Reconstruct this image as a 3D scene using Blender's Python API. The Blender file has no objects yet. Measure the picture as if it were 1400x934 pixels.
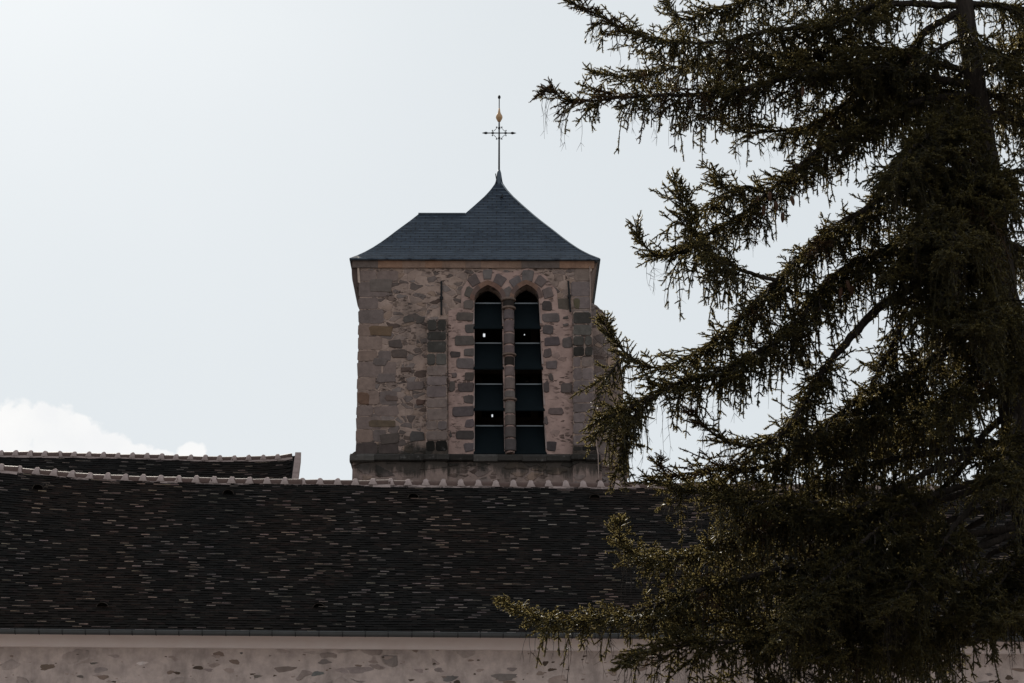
import bpy, math, random
import numpy as np
from mathutils import Vector, Matrix

random.seed(7)
RNG = np.random.default_rng(11)
R = math.radians
scene = bpy.context.scene
COL = scene.collection

# ------------------------------------------------------------------ camera
PW, PH = 1400.0, 934.0
LENS, SENSOR = 70.0, 36.0
F = PW * LENS / SENSOR
PITCH, YAW = R(18.0), R(2.6)
CAM = np.array([0.0, 0.0, 1.6])
cam_d = bpy.data.cameras.new("camera")
cam_d.lens = LENS
cam_d.sensor_width = SENSOR
cam_d.clip_start = 0.1
cam_d.clip_end = 5000
cam = bpy.data.objects.new("camera", cam_d)
COL.objects.link(cam)
cam.location = CAM
cam.rotation_euler = (R(90) + PITCH, 0, -YAW)
scene.camera = cam
FWD = np.array([math.sin(YAW) * math.cos(PITCH), math.cos(YAW) * math.cos(PITCH), math.sin(PITCH)])
RGT = np.array([math.cos(YAW), -math.sin(YAW), 0.0])
UP = np.cross(RGT, FWD)


def ray(px, py):
    d = FWD * F + RGT * (px - PW / 2) + UP * (PH / 2 - py)
    return d / np.linalg.norm(d)


def at(px, py, Y):
    """survey a point of the photograph onto the vertical plane y = Y (metres)"""
    d = ray(px, py)
    return CAM + d * (Y / d[1])


# ------------------------------------------------------------------ world, sun, exposure
SUN_EL, SUN_AZ = R(38.0), R(-16.0)     # azimuth measured from +Y towards +X
world = bpy.data.worlds.new("World")
scene.world = world
world.use_nodes = True
wn, wl = world.node_tree.nodes, world.node_tree.links
wn.clear()


def wnode(t, **kw):
    n = wn.new(t)
    for k, v in kw.items():
        setattr(n, k, v)
    return n


def wmath(op, a, b=None, clamp=False):
    n = wn.new('ShaderNodeMath')
    n.operation = op
    n.use_clamp = clamp
    for i, v in enumerate((a, b)):
        if v is None:
            continue
        if isinstance(v, (int, float)):
            n.inputs[i].default_value = v
        else:
            wl.new(v, n.inputs[i])
    return n.outputs[0]


sky = wnode('ShaderNodeTexSky', sky_type='NISHITA', sun_disc=False, sun_elevation=SUN_EL,
            sun_rotation=SUN_AZ, air_density=1.0, dust_density=2.0, ozone_density=1.0, altitude=100)
hs = wnode('ShaderNodeHueSaturation')
hs.inputs['Saturation'].default_value = 0.42
wl.new(sky.outputs[0], hs.inputs['Color'])
tc = wnode('ShaderNodeTexCoord')
sep = wnode('ShaderNodeSeparateXYZ')
wl.new(tc.outputs['Generated'], sep.inputs[0])
az = wmath('ARCTAN2', sep.outputs[0], sep.outputs[1])
el = wmath('ARCSINE', sep.outputs[2])
nz = wnode('ShaderNodeTexNoise')
nz.inputs['Scale'].default_value = 48.0
nz.inputs['Detail'].default_value = 9.0
nz.inputs['Roughness'].default_value = 0.58
wl.new(tc.outputs['Generated'], nz.inputs['Vector'])
field = None
for (px, py, rx, ry) in [(-40, 600, 60, 46), (18, 596, 44, 46), (68, 592, 42, 42), (112, 600, 36, 36), (150, 616, 34, 22),
                         (190, 622, 26, 16), (262, 622, 22, 18), (215, 628, 30, 14), (90, 640, 170, 40)]:
    d = ray(px, py)
    a0, e0 = math.atan2(d[0], d[1]), math.asin(d[2])
    ra, re_ = rx / F, ry / F
    u = wmath('DIVIDE', wmath('SUBTRACT', az, a0), ra)
    v = wmath('DIVIDE', wmath('SUBTRACT', el, e0), re_)
    r = wmath('SQRT', wmath('ADD', wmath('MULTIPLY', u, u), wmath('MULTIPLY', v, v)))
    b = wmath('SUBTRACT', 1.0, r)
    field = b if field is None else wmath('MAXIMUM', field, b)
nz2 = wnode('ShaderNodeTexNoise')
nz2.inputs['Scale'].default_value = 170.0
nz2.inputs['Detail'].default_value = 6.0
wl.new(tc.outputs['Generated'], nz2.inputs['Vector'])
cl = wmath('ADD', field, wmath('MULTIPLY', wmath('SUBTRACT', nz.outputs[0], 0.5), 1.25))
cl = wmath('ADD', cl, wmath('MULTIPLY', wmath('SUBTRACT', nz2.outputs[0], 0.5), .8))
cmask = wmath('MULTIPLY', wmath('ADD', cl, .03), 4.5, True)
# a thin high veil over the whole sky
nv = wnode('ShaderNodeTexNoise')
nv.inputs['Scale'].default_value = 2.6
nv.inputs['Detail'].default_value = 4.0
wl.new(tc.outputs['Generated'], nv.inputs['Vector'])
veil = wmath('ADD', wmath('MULTIPLY', nv.outputs[0], 0.16), 0.80, True)
VEIL_L, CLOUD_L = 7.65, 9.7
mixv = wnode('ShaderNodeMix', data_type='RGBA')
wl.new(veil, mixv.inputs[0])
wl.new(hs.outputs[0], mixv.inputs[6])
mixv.inputs[7].default_value = (VEIL_L * .93, VEIL_L * 1.0, VEIL_L * 1.045, 1)
mixc = wnode('ShaderNodeMix', data_type='RGBA')
wl.new(cmask, mixc.inputs[0])
wl.new(mixv.outputs[2], mixc.inputs[6])
nshade = wnode('ShaderNodeTexNoise')
nshade.inputs['Scale'].default_value = 30.0
nshade.inputs['Detail'].default_value = 6.0
wl.new(tc.outputs['Generated'], nshade.inputs['Vector'])
ctone = wnode('ShaderNodeMix', data_type='RGBA')
wl.new(wmath('MULTIPLY', wmath('SUBTRACT', nshade.outputs[0], .36), 4.0, True), ctone.inputs[0])
ctone.inputs[6].default_value = (CLOUD_L * .93, CLOUD_L * .94, CLOUD_L * .95, 1)
ctone.inputs[7].default_value = (CLOUD_L, CLOUD_L, CLOUD_L * .99, 1)
wl.new(ctone.outputs[2], mixc.inputs[7])
bg = wnode('ShaderNodeBackground')
bg.inputs['Strength'].default_value = 0.1
wl.new(mixc.outputs[2], bg.inputs['Color'])
wo = wnode('ShaderNodeOutputWorld')
wl.new(bg.outputs[0], wo.inputs[0])

sun_d = bpy.data.lights.new("sun", 'SUN')
sun_d.energy = 4.6
sun_d.angle = R(0.55)
sun_d.color = (1.0, 0.93, 0.82)
sun = bpy.data.objects.new("sun", sun_d)
COL.objects.link(sun)
sdir = Vector((math.sin(SUN_AZ) * math.cos(SUN_EL), math.cos(SUN_AZ) * math.cos(SUN_EL), math.sin(SUN_EL)))
sun.rotation_euler = sdir.to_track_quat('Z', 'Y').to_euler()
sun.location = (0, 30, 60)

scene.view_settings.view_transform = 'Standard'
scene.view_settings.look = 'None'
scene.view_settings.exposure = 0.0
scene.view_settings.gamma = 1.0
scene.view_settings.use_curve_mapping = False
scene.cycles.max_bounces = 6
scene.cycles.diffuse_bounces = 3
scene.cycles.transparent_max_bounces = 4


# ------------------------------------------------------------------ helpers
class MB:
    """collects faces of one mesh: material slot and a tint colour per face"""

    def __init__(self):
        self.v, self.f, self.m, self.t = [], [], [], []

    def add(self, pts, faces, mi=0, tint=(1, 1, 1)):
        o = len(self.v)
        self.v.extend([tuple(p) for p in pts])
        for fc in faces:
            self.f.append([o + i for i in fc])
            self.m.append(mi)
            self.t.append(tint)

    def quad(self, a, b, c, d, mi=0, tint=(1, 1, 1)):
        self.add([a, b, c, d], [(0, 1, 2, 3)], mi, tint)

    def box(self, x0, x1, y0, y1, z0, z1, mi=0, tint=(1, 1, 1)):
        p = [(x0, y0, z0), (x1, y0, z0), (x1, y1, z0), (x0, y1, z0), (x0, y0, z1), (x1, y0, z1), (x1, y1, z1), (x0, y1, z1)]
        self.add(p, [(0, 3, 2, 1), (4, 5, 6, 7), (0, 1, 5, 4), (1, 2, 6, 5), (2, 3, 7, 6), (3, 0, 4, 7)], mi, tint)

    def prism(self, prof, x0, x1, mi=0, tint=(1, 1, 1), cap=True):
        """closed (y, z) profile swept along x"""
        n = len(prof)
        p = [(x0, a, b) for a, b in prof] + [(x1, a, b) for a, b in prof]
        fs = [(i, (i + 1) % n, n + (i + 1) % n, n + i) for i in range(n)]
        if cap:
            fs += [tuple(range(n))[::-1], tuple(range(n, 2 * n))]
        self.add(p, fs, mi, tint)

    def tube(self, pts, rad, seg=6, mi=0, tint=(1, 1, 1), cap=True):
        pts = [np.array(p, float) for p in pts]
        n = len(pts)
        if not hasattr(rad, '__len__'):
            rad = [rad] * n
        vs = []
        for i, p in enumerate(pts):
            d = pts[min(i + 1, n - 1)] - pts[max(i - 1, 0)]
            d = d / (np.linalg.norm(d) + 1e-9)
            a = np.cross(d, (0, 0, 1.0)) if abs(d[2]) < .9 else np.cross(d, (1.0, 0, 0))
            a /= np.linalg.norm(a)
            b = np.cross(d, a)
            for k in range(seg):
                w = 2 * math.pi * k / seg
                vs.append(p + (a * math.cos(w) + b * math.sin(w)) * rad[i])
        fs = []
        for i in range(n - 1):
            for k in range(seg):
                fs.append((i * seg + k, i * seg + (k + 1) % seg, (i + 1) * seg + (k + 1) % seg, (i + 1) * seg + k))
        if cap:
            fs.append(tuple(range(seg))[::-1])
            fs.append(tuple(range((n - 1) * seg, n * seg)))
        self.add(vs, fs, mi, tint)

    def lathe(self, prof, c, seg=12, mi=0, tint=(1, 1, 1)):
        """(r, z) profile turned about the vertical through c"""
        vs = [(c[0] + r * math.cos(2 * math.pi * k / seg), c[1] + r * math.sin(2 * math.pi * k / seg), c[2] + z)
              for r, z in prof for k in range(seg)]
        fs = []
        for i in range(len(prof) - 1):
            for k in range(seg):
                fs.append((i * seg + k, i * seg + (k + 1) % seg, (i + 1) * seg + (k + 1) % seg, (i + 1) * seg + k))
        fs.append(tuple(range(seg))[::-1])
        fs.append(tuple(range((len(prof) - 1) * seg, len(prof) * seg)))
        self.add(vs, fs, mi, tint)

    def stone(self, poly, y, proud, mi=0, tint=(1, 1, 1), bev=0.018, back=0.02):
        """a dressed stone standing proud of a wall that faces -y; poly is its (x, z) outline"""
        poly = [np.array(p, float) for p in poly]
        area = sum(a[0] * b[1] - a[1] * b[0] for a, b in zip(poly, poly[1:] + poly[:1]))
        if area < 0:
            poly = poly[::-1]
        c = sum(poly) / len(poly)
        n = len(poly)
        inner = [p + (c - p) / (np.linalg.norm(c - p) + 1e-9) * bev for p in poly]
        vs = [(p[0], y + back, p[1]) for p in poly] + [(p[0], y - proud * .45, p[1]) for p in poly] + \
             [(p[0], y - proud, p[1]) for p in inner]
        fs = []
        for k in range(2):
            for i in range(n):
                fs.append((k * n + i, k * n + (i + 1) % n, (k + 1) * n + (i + 1) % n, (k + 1) * n + i))
        fs.append(tuple(range(2 * n, 3 * n)))
        self.add(vs, fs, mi, tint)

    def addmesh(self, me, mi=0):
        self.add([v.co for v in me.vertices], [tuple(p.vertices) for p in me.polygons], mi)
        bpy.data.meshes.remove(me)

    def build(self, name, mats, parent=None, smooth=False):
        me = bpy.data.meshes.new(name)
        me.from_pydata(self.v, [], self.f)
        if not isinstance(mats, (list, tuple)):
            mats = [mats]
        for m in mats:
            me.materials.append(m)
        me.polygons.foreach_set('material_index', self.m)
        at_ = me.attributes.new('tint', 'FLOAT_COLOR', 'FACE')
        arr = np.ones((len(self.f), 4), np.float32)
        arr[:, :3] = np.array(self.t, np.float32)
        at_.data.foreach_set('color', arr.ravel())
        if smooth:
            me.polygons.foreach_set('use_smooth', [True] * len(self.f))
        me.update()
        return link(name, me, parent)


def link(name, me, parent=None):
    o = bpy.data.objects.new(name, me)
    COL.objects.link(o)
    if parent is not None:
        o.parent = parent
        o.matrix_parent_inverse = parent_world(parent).inverted()
    return o


def parent_world(o):
    m = o.matrix_basis.copy()
    if o.parent:
        m = parent_world(o.parent) @ o.matrix_parent_inverse @ m
    return m


def empty(name, loc, label, cat, group=None):
    o = bpy.data.objects.new(name, None)
    o.empty_display_size = 0.5
    COL.objects.link(o)
    o.location = loc
    o['label'] = label
    o['category'] = cat
    if group:
        o['group'] = group
    return o


def filled(outline, holes, y0, y1):
    """a slab in the x-z plane between y0 (front) and y1 with holes cut through: mesh data"""
    cu = bpy.data.curves.new('outline', 'CURVE')
    cu.dimensions = '2D'
    cu.fill_mode = 'BOTH'
    cu.extrude = abs(y1 - y0) / 2
    for pl in [outline] + list(holes):
        s = cu.splines.new('POLY')
        s.points.add(len(pl) - 1)
        for q, (x, z) in zip(s.points, pl):
            q.co = (x, z, 0, 1)
        s.use_cyclic_u = True
    o = bpy.data.objects.new('outline', cu)
    COL.objects.link(o)
    dg = bpy.context.evaluated_depsgraph_get()
    me = bpy.data.meshes.new_from_object(o.evaluated_get(dg))
    bpy.data.objects.remove(o)
    bpy.data.curves.remove(cu)
    me.transform(Matrix.Translation((0, (y0 + y1) / 2, 0)) @ Matrix.Rotation(R(90), 4, 'X'))
    me.materials.clear()
    return me


# ------------------------------------------------------------------ materials
class NT:
    def __init__(self, name):
        self.mat = bpy.data.materials.new(name)
        self.mat.use_nodes = True
        self.n, self.l = self.mat.node_tree.nodes, self.mat.node_tree.links
        self.n.clear()
        self.out = self.n.new('ShaderNodeOutputMaterial')
        self.bsdf = self.n.new('ShaderNodeBsdfPrincipled')
        self.l.new(self.bsdf.outputs[0], self.out.inputs[0])
        self.tc = self.n.new('ShaderNodeTexCoord')
        self.obj = self.tc.outputs['Object']

    def put(self, sock, v):
        if hasattr(v, 'is_output') or hasattr(v, 'node'):
            self.l.new(v, sock)
        elif isinstance(v, (tuple, list)) and len(v) == 3 and sock.type == 'RGBA':
            sock.default_value = (*v, 1)
        else:
            sock.default_value = v

    def math(self, op, a, b=None, c=None, clamp=False):
        n = self.n.new('ShaderNodeMath')
        n.operation = op
        n.use_clamp = clamp
        for i, v in enumerate((a, b, c)):
            if v is not None:
                self.put(n.inputs[i], v)
        return n.outputs[0]

    def mix(self, fac, a, b, blend='MIX'):
        n = self.n.new('ShaderNodeMix')
        n.data_type = 'RGBA'
        n.blend_type = blend
        n.clamp_factor = True
        self.put(n.inputs[0], fac)
        self.put(n.inputs[6], a)
        self.put(n.inputs[7], b)
        return n.outputs[2]

    def mapping(self, scale=(1, 1, 1), loc=(0, 0, 0), vec=None):
        n = self.n.new('ShaderNodeMapping')
        n.inputs['Scale'].default_value = scale
        n.inputs['Location'].default_value = loc
        self.l.new(vec or self.obj, n.inputs[0])
        return n.outputs[0]

    def noise(self, scale, detail=4, rough=.55, vec=None, color=False):
        n = self.n.new('ShaderNodeTexNoise')
        n.inputs['Scale'].default_value = scale
        n.inputs['Detail'].default_value = detail
        n.inputs['Roughness'].default_value = rough
        self.l.new(vec or self.obj, n.inputs['Vector'])
        return n.outputs['Color' if color else 'Fac']

    def step(self, v, lo, hi):
        n = self.n.new('ShaderNodeMapRange')
        n.interpolation_type = 'SMOOTHSTEP'
        n.inputs[1].default_value = lo
        n.inputs[2].default_value = hi
        self.put(n.inputs[0], v)
        return n.outputs[0]

    def ramp(self, v, stops, mode='LINEAR'):
        n = self.n.new('ShaderNodeValToRGB')
        n.color_ramp.interpolation = mode
        els = n.color_ramp.elements
        while len(els) < len(stops):
            els.new(0.5)
        for e, (p, c) in zip(els, stops):
            e.position = p
            e.color = (*c, 1)
        self.put(n.inputs[0], v)
        return n.outputs[0]

    def attr(self, name='tint'):
        n = self.n.new('ShaderNodeAttribute')
        n.attribute_name = name
        return n.outputs['Color']

    def bump(self, h, strength=.4, dist=.02):
        n = self.n.new('ShaderNodeBump')
        n.inputs['Strength'].default_value = strength
        n.inputs['Distance'].default_value = dist
        self.put(n.inputs['Height'], h)
        self.l.new(n.outputs[0], self.bsdf.inputs['Normal'])

    def done(self, color, rough=.9, spec=.2, metal=0.0):
        self.put(self.bsdf.inputs['Base Color'], color)
        self.put(self.bsdf.inputs['Roughness'], rough)
        self.bsdf.inputs['Specular IOR Level'].default_value = spec
        self.bsdf.inputs['Metallic'].default_value = metal
        return self.mat


def warp(t, scale, amount, vec=None):
    n = t.noise(scale, 3, .5, vec, True)
    s = t.n.new('ShaderNodeVectorMath')
    s.operation = 'MULTIPLY_ADD'
    t.l.new(n, s.inputs[0])
    s.inputs[1].default_value = (amount,) * 3
    t.l.new(vec or t.obj, s.inputs[2])
    return s.outputs[0]


def voronoi(t, vec, scale, feature='F1'):
    n = t.n.new('ShaderNodeTexVoronoi')
    n.feature = feature
    n.inputs['Scale'].default_value = scale
    t.l.new(vec, n.inputs['Vector'])
    return n


def rubble(name, mortar, stones, scale=3.0, expose=.5, soft=.2, dark=.35, squash=1.9, small=True, ledge=None):
    """mortared rubble: irregular stones of several colours, more or less flush in their mortar"""
    t = NT(name)
    w = warp(t, 5.0, .09)
    m = t.mapping((1, 1, squash), vec=w)
    va = voronoi(t, m, scale)
    ve = voronoi(t, m, scale, 'DISTANCE_TO_EDGE')
    sepc = t.n.new('ShaderNodeSeparateColor')
    t.l.new(va.outputs['Color'], sepc.inputs[0])
    rnd, rnd2 = sepc.outputs[0], sepc.outputs[1]
    st = t.ramp(rnd, stones, 'CONSTANT')
    st = t.mix(.45, st, t.noise(9, 6, .7), 'OVERLAY')
    fine = t.noise(30, 5, .7)
    big = t.noise(.75, 4, .6)
    ex = t.step(t.math('ADD', t.math('MULTIPLY', rnd2, .55), t.math('MULTIPLY', big, .45)), 1 - expose - soft, 1 - expose + soft)
    body = t.step(t.math('ADD', ve.outputs['Distance'], t.math('MULTIPLY', t.math('SUBTRACT', fine, .5), .07)), .03, .085)
    mask = t.math('MULTIPLY', body, ex)
    mo = t.mix(.55, mortar, t.noise(4.5, 6, .65), 'OVERLAY')
    col = t.mix(mask, mo, st)
    if small:    # little dark gallets and holes pressed in the joints
        w2 = warp(t, 9.0, .07)
        m2 = t.mapping((1, 1, 2.8), vec=w2)
        v2 = voronoi(t, m2, scale * 2.3)
        v2e = voronoi(t, m2, scale * 2.3, 'DISTANCE_TO_EDGE')
        s2 = t.n.new('ShaderNodeSeparateColor')
        t.l.new(v2.outputs['Color'], s2.inputs[0])
        patch = t.step(t.noise(1.3, 3, .6), .44, .60)
        g = t.math('MULTIPLY', t.step(s2.outputs[0], .62, .68), t.step(v2e.outputs['Distance'], .06, .14))
        g = t.math('MULTIPLY', g, patch)
        col = t.mix(t.math('MULTIPLY', g, .8), col, (.055, .036, .03))
        hgt = t.math('SUBTRACT', t.math('ADD', mask, t.math('MULTIPLY', fine, .35)), t.math('MULTIPLY', g, .6))
    else:
        hgt = t.math('ADD', mask, t.math('MULTIPLY', fine, .35))
    soot = t.step(t.noise(.9, 6, .68, t.mapping((1.5, 1, .6))), .46, .72)
    col = t.mix(t.math('MULTIPLY', soot, dark), col, (.05, .045, .042))
    if ledge is not None:      # black moss that grows up the wall from the ledge, and its runs below
        sz = t.n.new('ShaderNodeSeparateXYZ')
        t.l.new(t.obj, sz.inputs[0])
        d = t.math('ABSOLUTE', t.math('SUBTRACT', sz.outputs[2], ledge))
        grow = t.noise(1.7, 6, .7, t.mapping((1.6, 1, .35)))
        m_ = t.step(t.math('SUBTRACT', t.math('MULTIPLY', grow, 1.25), d), .28, .50)
        col = t.mix(t.math('MULTIPLY', m_, .8), col, (.020, .021, .018))
    t.bump(hgt, .85, .035)
    return t.done(col, .95, .12)


def tinted(name, mott=.5, rough=.92, spec=.12, bump=.4, lichen=0.0):
    """stone, tile or slate whose own colour comes per piece"""
    t = NT(name)
    col = t.mix(mott, t.mix(1.0, t.attr(), (1.05, .985, .968), 'MULTIPLY'), t.noise(7, 7, .7), 'OVERLAY')
    fine = t.noise(26, 6, .72)
    col = t.mix(t.math('MULTIPLY', t.step(fine, .55, .8), .3), col, (.03, .027, .025))
    soot = t.step(t.noise(1.1, 6, .68, t.mapping((1.4, 1, .7))), .48, .75)
    col = t.mix(t.math('MULTIPLY', soot, .38), col, (.045, .04, .038))
    if lichen:
        li = t.step(t.noise(6, 6, .75), .58, .68)
        col = t.mix(t.math('MULTIPLY', li, lichen), col, (.25, .23, .22))
    if bump:
        t.bump(t.math('ADD', fine, t.noise(5, 3)), bump, .02)
    return t.done(col, rough, spec)


def plain(name, color, rough=.8, spec=.2, metal=0.0, var=.3, scale=4.0, bump=0.0):
    t = NT(name)
    col = t.mix(var, color, t.noise(scale, 6, .65), 'OVERLAY')
    if bump:
        t.bump(t.noise(scale * 5, 5, .7), bump, .02)
    return t.done(col, rough, spec, metal)


STONES = [(0.0, (.125, .096, .088)), (.22, (.235, .172, .148)), (.4, (.16, .125, .116)), (.56, (.27, .188, .148)),
          (.72, (.205, .165, .155)), (.88, (.10, .070, .060))]
Z_LEDGE = float(at(650, 622, 44.6)[2])
M_RUBBLE = rubble('tower_rubble', (.335, .242, .205), STONES, 3.9, .56, .22, .40, ledge=Z_LEDGE)
M_PANEL = rubble('pink_mortar', (.36, .245, .215), STONES, 3.6, .22, .12, .25)
M_PLINTH = rubble('plinth_rubble', (.27, .195, .17), STONES, 1.8, .50, .2, .55, ledge=Z_LEDGE - .25)
M_TURRET = rubble('turret_rubble', (.165, .123, .110), STONES, 2.6, .6, .2, .35)
M_NAVE = rubble('nave_render', (.49, .385, .35), [(0.0, (.20, .15, .135)), (.35, (.28, .21, .19)), (.6, (.18, .15, .14)), (.85, (.20, .13, .10))],
                2.2, .24, .16, .42, 2.0, False)
M_STONE = tinted('dressed_stone', .55, .93, .12, .5)
M_STONE_LICHEN = tinted('lichened_stone', .65, .95, .1, .6, .35)
def tile_mat():
    t = NT('clay_tile')
    col = t.mix(.3, t.attr(), t.noise(5, 6, .7), 'OVERLAY')
    col = t.mix(t.step(t.noise(.42, 5, .62, t.mapping((1, 1, .8))), .42, .62), col, t.mix(1.0, col, (1.28, 1.08, .98), 'MULTIPLY'))
    col = t.mix(t.math('MULTIPLY', t.step(t.noise(2.2, 6, .75), .60, .72), .35), col, (.020, .021, .014))
    return t.done(col, .9, .06)


M_TILE = tile_mat()
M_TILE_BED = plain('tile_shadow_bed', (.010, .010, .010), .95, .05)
M_RIDGE = plain('ridge_clay', (.085, .052, .044), .6, .18, 0, .5, 6, .3)
M_MORTAR = plain('ridge_mortar', (.32, .25, .235), .95, .1, 0, .4, 8, .3)
M_COVE = plain('cove_plaster', (.72, .60, .575), .92, .12, 0, .22, 2.5, .1)
M_ZINC = plain('gutter_zinc', (.078, .078, .08), .5, .35, .3, .3, 3)
M_IRON = plain('wrought_iron', (.014, .014, .015), .7, .3, .3)
M_LEAD = plain('lead_sheet', (.065, .08, .10), .55, .3, .2)
M_GOLD = plain('gilding', (.40, .25, .14), .5, .5, .6)
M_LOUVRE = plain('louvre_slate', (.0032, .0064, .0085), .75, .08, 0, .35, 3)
M_RAIL = plain('louvre_flashing', (.20, .22, .24), .5, .4, .3)
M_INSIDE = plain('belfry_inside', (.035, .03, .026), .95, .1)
M_WOOD = plain('belfry_timber', (.06, .04, .028), .9, .1)
M_GROUND = plain('gravel_and_grass', (.25, .235, .215), .97, .05, 0, .4, .35)
M_CABLE = plain('copper_strip', (.30, .22, .19), .7, .3)


def slate_mat():
    t = NT('roof_slate')
    uv = t.n.new('ShaderNodeUVMap')
    uv.uv_map = 'slope'
    br = t.n.new('ShaderNodeTexBrick')
    br.offset = .5
    br.inputs['Color1'].default_value = (.011, .018, .031, 1)
    br.inputs['Color2'].default_value = (.019, .029, .046, 1)
    br.inputs['Mortar'].default_value = (.003, .004, .006, 1)
    br.inputs['Scale'].default_value = 1.0
    br.inputs['Mortar Size'].default_value = .012
    br.inputs['Mortar Smooth'].default_value = .2
    br.inputs['Brick Width'].default_value = .22
    br.inputs['Row Height'].default_value = .13
    t.l.new(uv.outputs[0], br.inputs['Vector'])
    col = t.mix(.35, br.outputs['Color'], t.noise(1.4, 5, .6), 'OVERLAY')
    col = t.mix(.25, col, t.noise(14, 4, .7), 'OVERLAY')
    sv = t.n.new('ShaderNodeSeparateXYZ')
    t.l.new(uv.outputs[0], sv.inputs[0])
    wn_ = t.n.new('ShaderNodeTexWhiteNoise')
    wn_.noise_dimensions = '1D'
    t.put(wn_.inputs['W'], t.math('FLOOR', t.math('DIVIDE', sv.outputs[1], .13)))
    col = t.mix(t.math('MULTIPLY', t.step(wn_.outputs['Value'], .55, 1.0), .6), col, (.030, .042, .060))
    # saw-tooth height: each course laps over the one below
    s = t.n.new('ShaderNodeSeparateXYZ')
    t.l.new(uv.outputs[0], s.inputs[0])
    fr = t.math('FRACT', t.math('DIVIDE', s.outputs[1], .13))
    h = t.math('SUBTRACT', t.math('MULTIPLY', fr, -1.0), t.math('MULTIPLY', br.outputs['Fac'], .5))
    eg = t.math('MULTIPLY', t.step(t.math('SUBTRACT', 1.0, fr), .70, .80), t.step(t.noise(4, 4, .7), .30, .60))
    col = t.mix(t.math('MULTIPLY', eg, .75), col, (.085, .108, .138))  # sky highlight painted along each course's lower edge, over paler cut slate
    t.bump(h, .5, .012)
    return t.done(col, .55, .12)


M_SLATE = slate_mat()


def bark_mat():
    t = NT('spruce_bark')
    v = t.mapping((14, 14, 3.0))
    n1 = t.noise(1.6, 7, .7, v)
    col = t.ramp(n1, [(.25, (.010, .008, .007)), (.55, (.032, .025, .021)), (.8, (.062, .049, .042))])
    col = t.mix(.3, col, t.noise(2.2, 4), 'OVERLAY')
    t.bump(n1, .9, .03)
    return t.done(col, .95, .1)


M_BARK = bark_mat()


def needle_mat(name, c1, c2, trans):
    t = NT(name)
    col = t.mix(t.noise(3.2, 4, .6), c1, c2)
    t.done(col, .40, .2)
    tr = t.n.new('ShaderNodeBsdfTranslucent')
    t.put(tr.inputs[0], t.mix(.5, col, trans))
    mx = t.n.new('ShaderNodeMixShader')
    mx.inputs[0].default_value = .5
    t.l.new(t.bsdf.outputs[0], mx.inputs[1])
    t.l.new(tr.outputs[0], mx.inputs[2])
    t.l.new(mx.outputs[0], t.out.inputs[0])
    return t.mat


M_NEEDLE = needle_mat('spruce_needles', (.006, .0070, .0030), (.015, .0145, .0060), (.58, .46, .18))
M_DRY = needle_mat('dry_needles', (.034, .020, .011), (.055, .033, .018), (.15, .09, .035))
M_CONE = plain('cone_scales', (.065, .034, .022), .8, .15, 0, .5, 30, .6)

# ------------------------------------------------------------------ ground
g = MB()
g.quad((-1500, -1500, 0), (1500, -1500, 0), (1500, 1500, 0), (-1500, 1500, 0))
ground = g.build('ground', M_GROUND)
ground['kind'] = 'structure'

# ------------------------------------------------------------------ long tiled nave in front
NE, NR, NB = 36.1, 40.0, 43.9           # eave, ridge and back eave (y)
NX0, NX1 = at(-290, 660, NR)[0], at(1640, 660, NR)[0]
Z_EAVE = at(350, 864, NE)[2]
NW = NE + .42                            # wall face
ridge_px = [(-290, 617), (-130, 628), (-60, 634), (0, 641), (50, 646), (100, 650.5), (150, 653.5), (200, 655.5), (300, 658), (400, 659.5), (500, 661),
            (600, 662), (700, 663), (800, 664), (880, 664.5), (1000, 665.5), (1200, 667), (1400, 669), (1640, 670.5)]
_rx = np.array([at(a, b, NR)[0] for a, b in ridge_px])
_rz = np.array([at(a, b, NR)[2] for a, b in ridge_px])


def ridge_z(x):
    return float(np.interp(x, _rx, _rz))


print('nave eave z %.2f ridge z %.2f slope %.1f deg  x %.1f..%.1f' % (
    Z_EAVE, ridge_z(0), math.degrees(math.atan2(ridge_z(0) - Z_EAVE, NR - NE)), NX0, NX1))

nave = empty('church_nave', ((NX0 + NX1) / 2, NR, 0),
             'long low church nave with dark clay tile roof and mortared ridge in the foreground', 'church nave')
# walls
w = MB()
w.box(NX0 + .3, NX1 - .3, NW, NB - .42, -.3, Z_EAVE - .12)
for xe, s in ((NX0 + .3, 1), (NX1 - .3, -1)):       # gables
    zr = ridge_z(xe) - .12
    w.add([(xe, NW, Z_EAVE - .12), (xe, NB - .42, Z_EAVE - .12), (xe, NR, zr),
           (xe + .5 * s, NW, Z_EAVE - .12), (xe + .5 * s, NB - .42, Z_EAVE - .12), (xe + .5 * s, NR, zr)],
          [(0, 1, 2), (3, 5, 4), (0, 2, 5, 3), (1, 4, 5, 2)])
rs = random.Random(77)


def blot(mb, cx, cz, wx, hz_, y, tint, proud=.006):
    k = rs.randint(15, 22)
    ph = rs.random() * 6
    pts = []
    for i in range(k):
        a = 2 * math.pi * i / k
        q = (.85 + .15 * math.sin(a * 3 + ph)) * rs.uniform(.76, 1.12)
        pts.append((cx + wx / 2 * q * math.cos(a), cz + hz_ / 2 * (q * .6 + .4 * rs.uniform(.7, 1.1)) * math.sin(a + .35 * math.sin(ph))))
    mb.stone(pts, y, proud * .5, 1, tint, min(wx, hz_) * .10, .01)


def wall_px(px, py):
    p = at(px, py, NW)
    return p[0], p[2]


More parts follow.
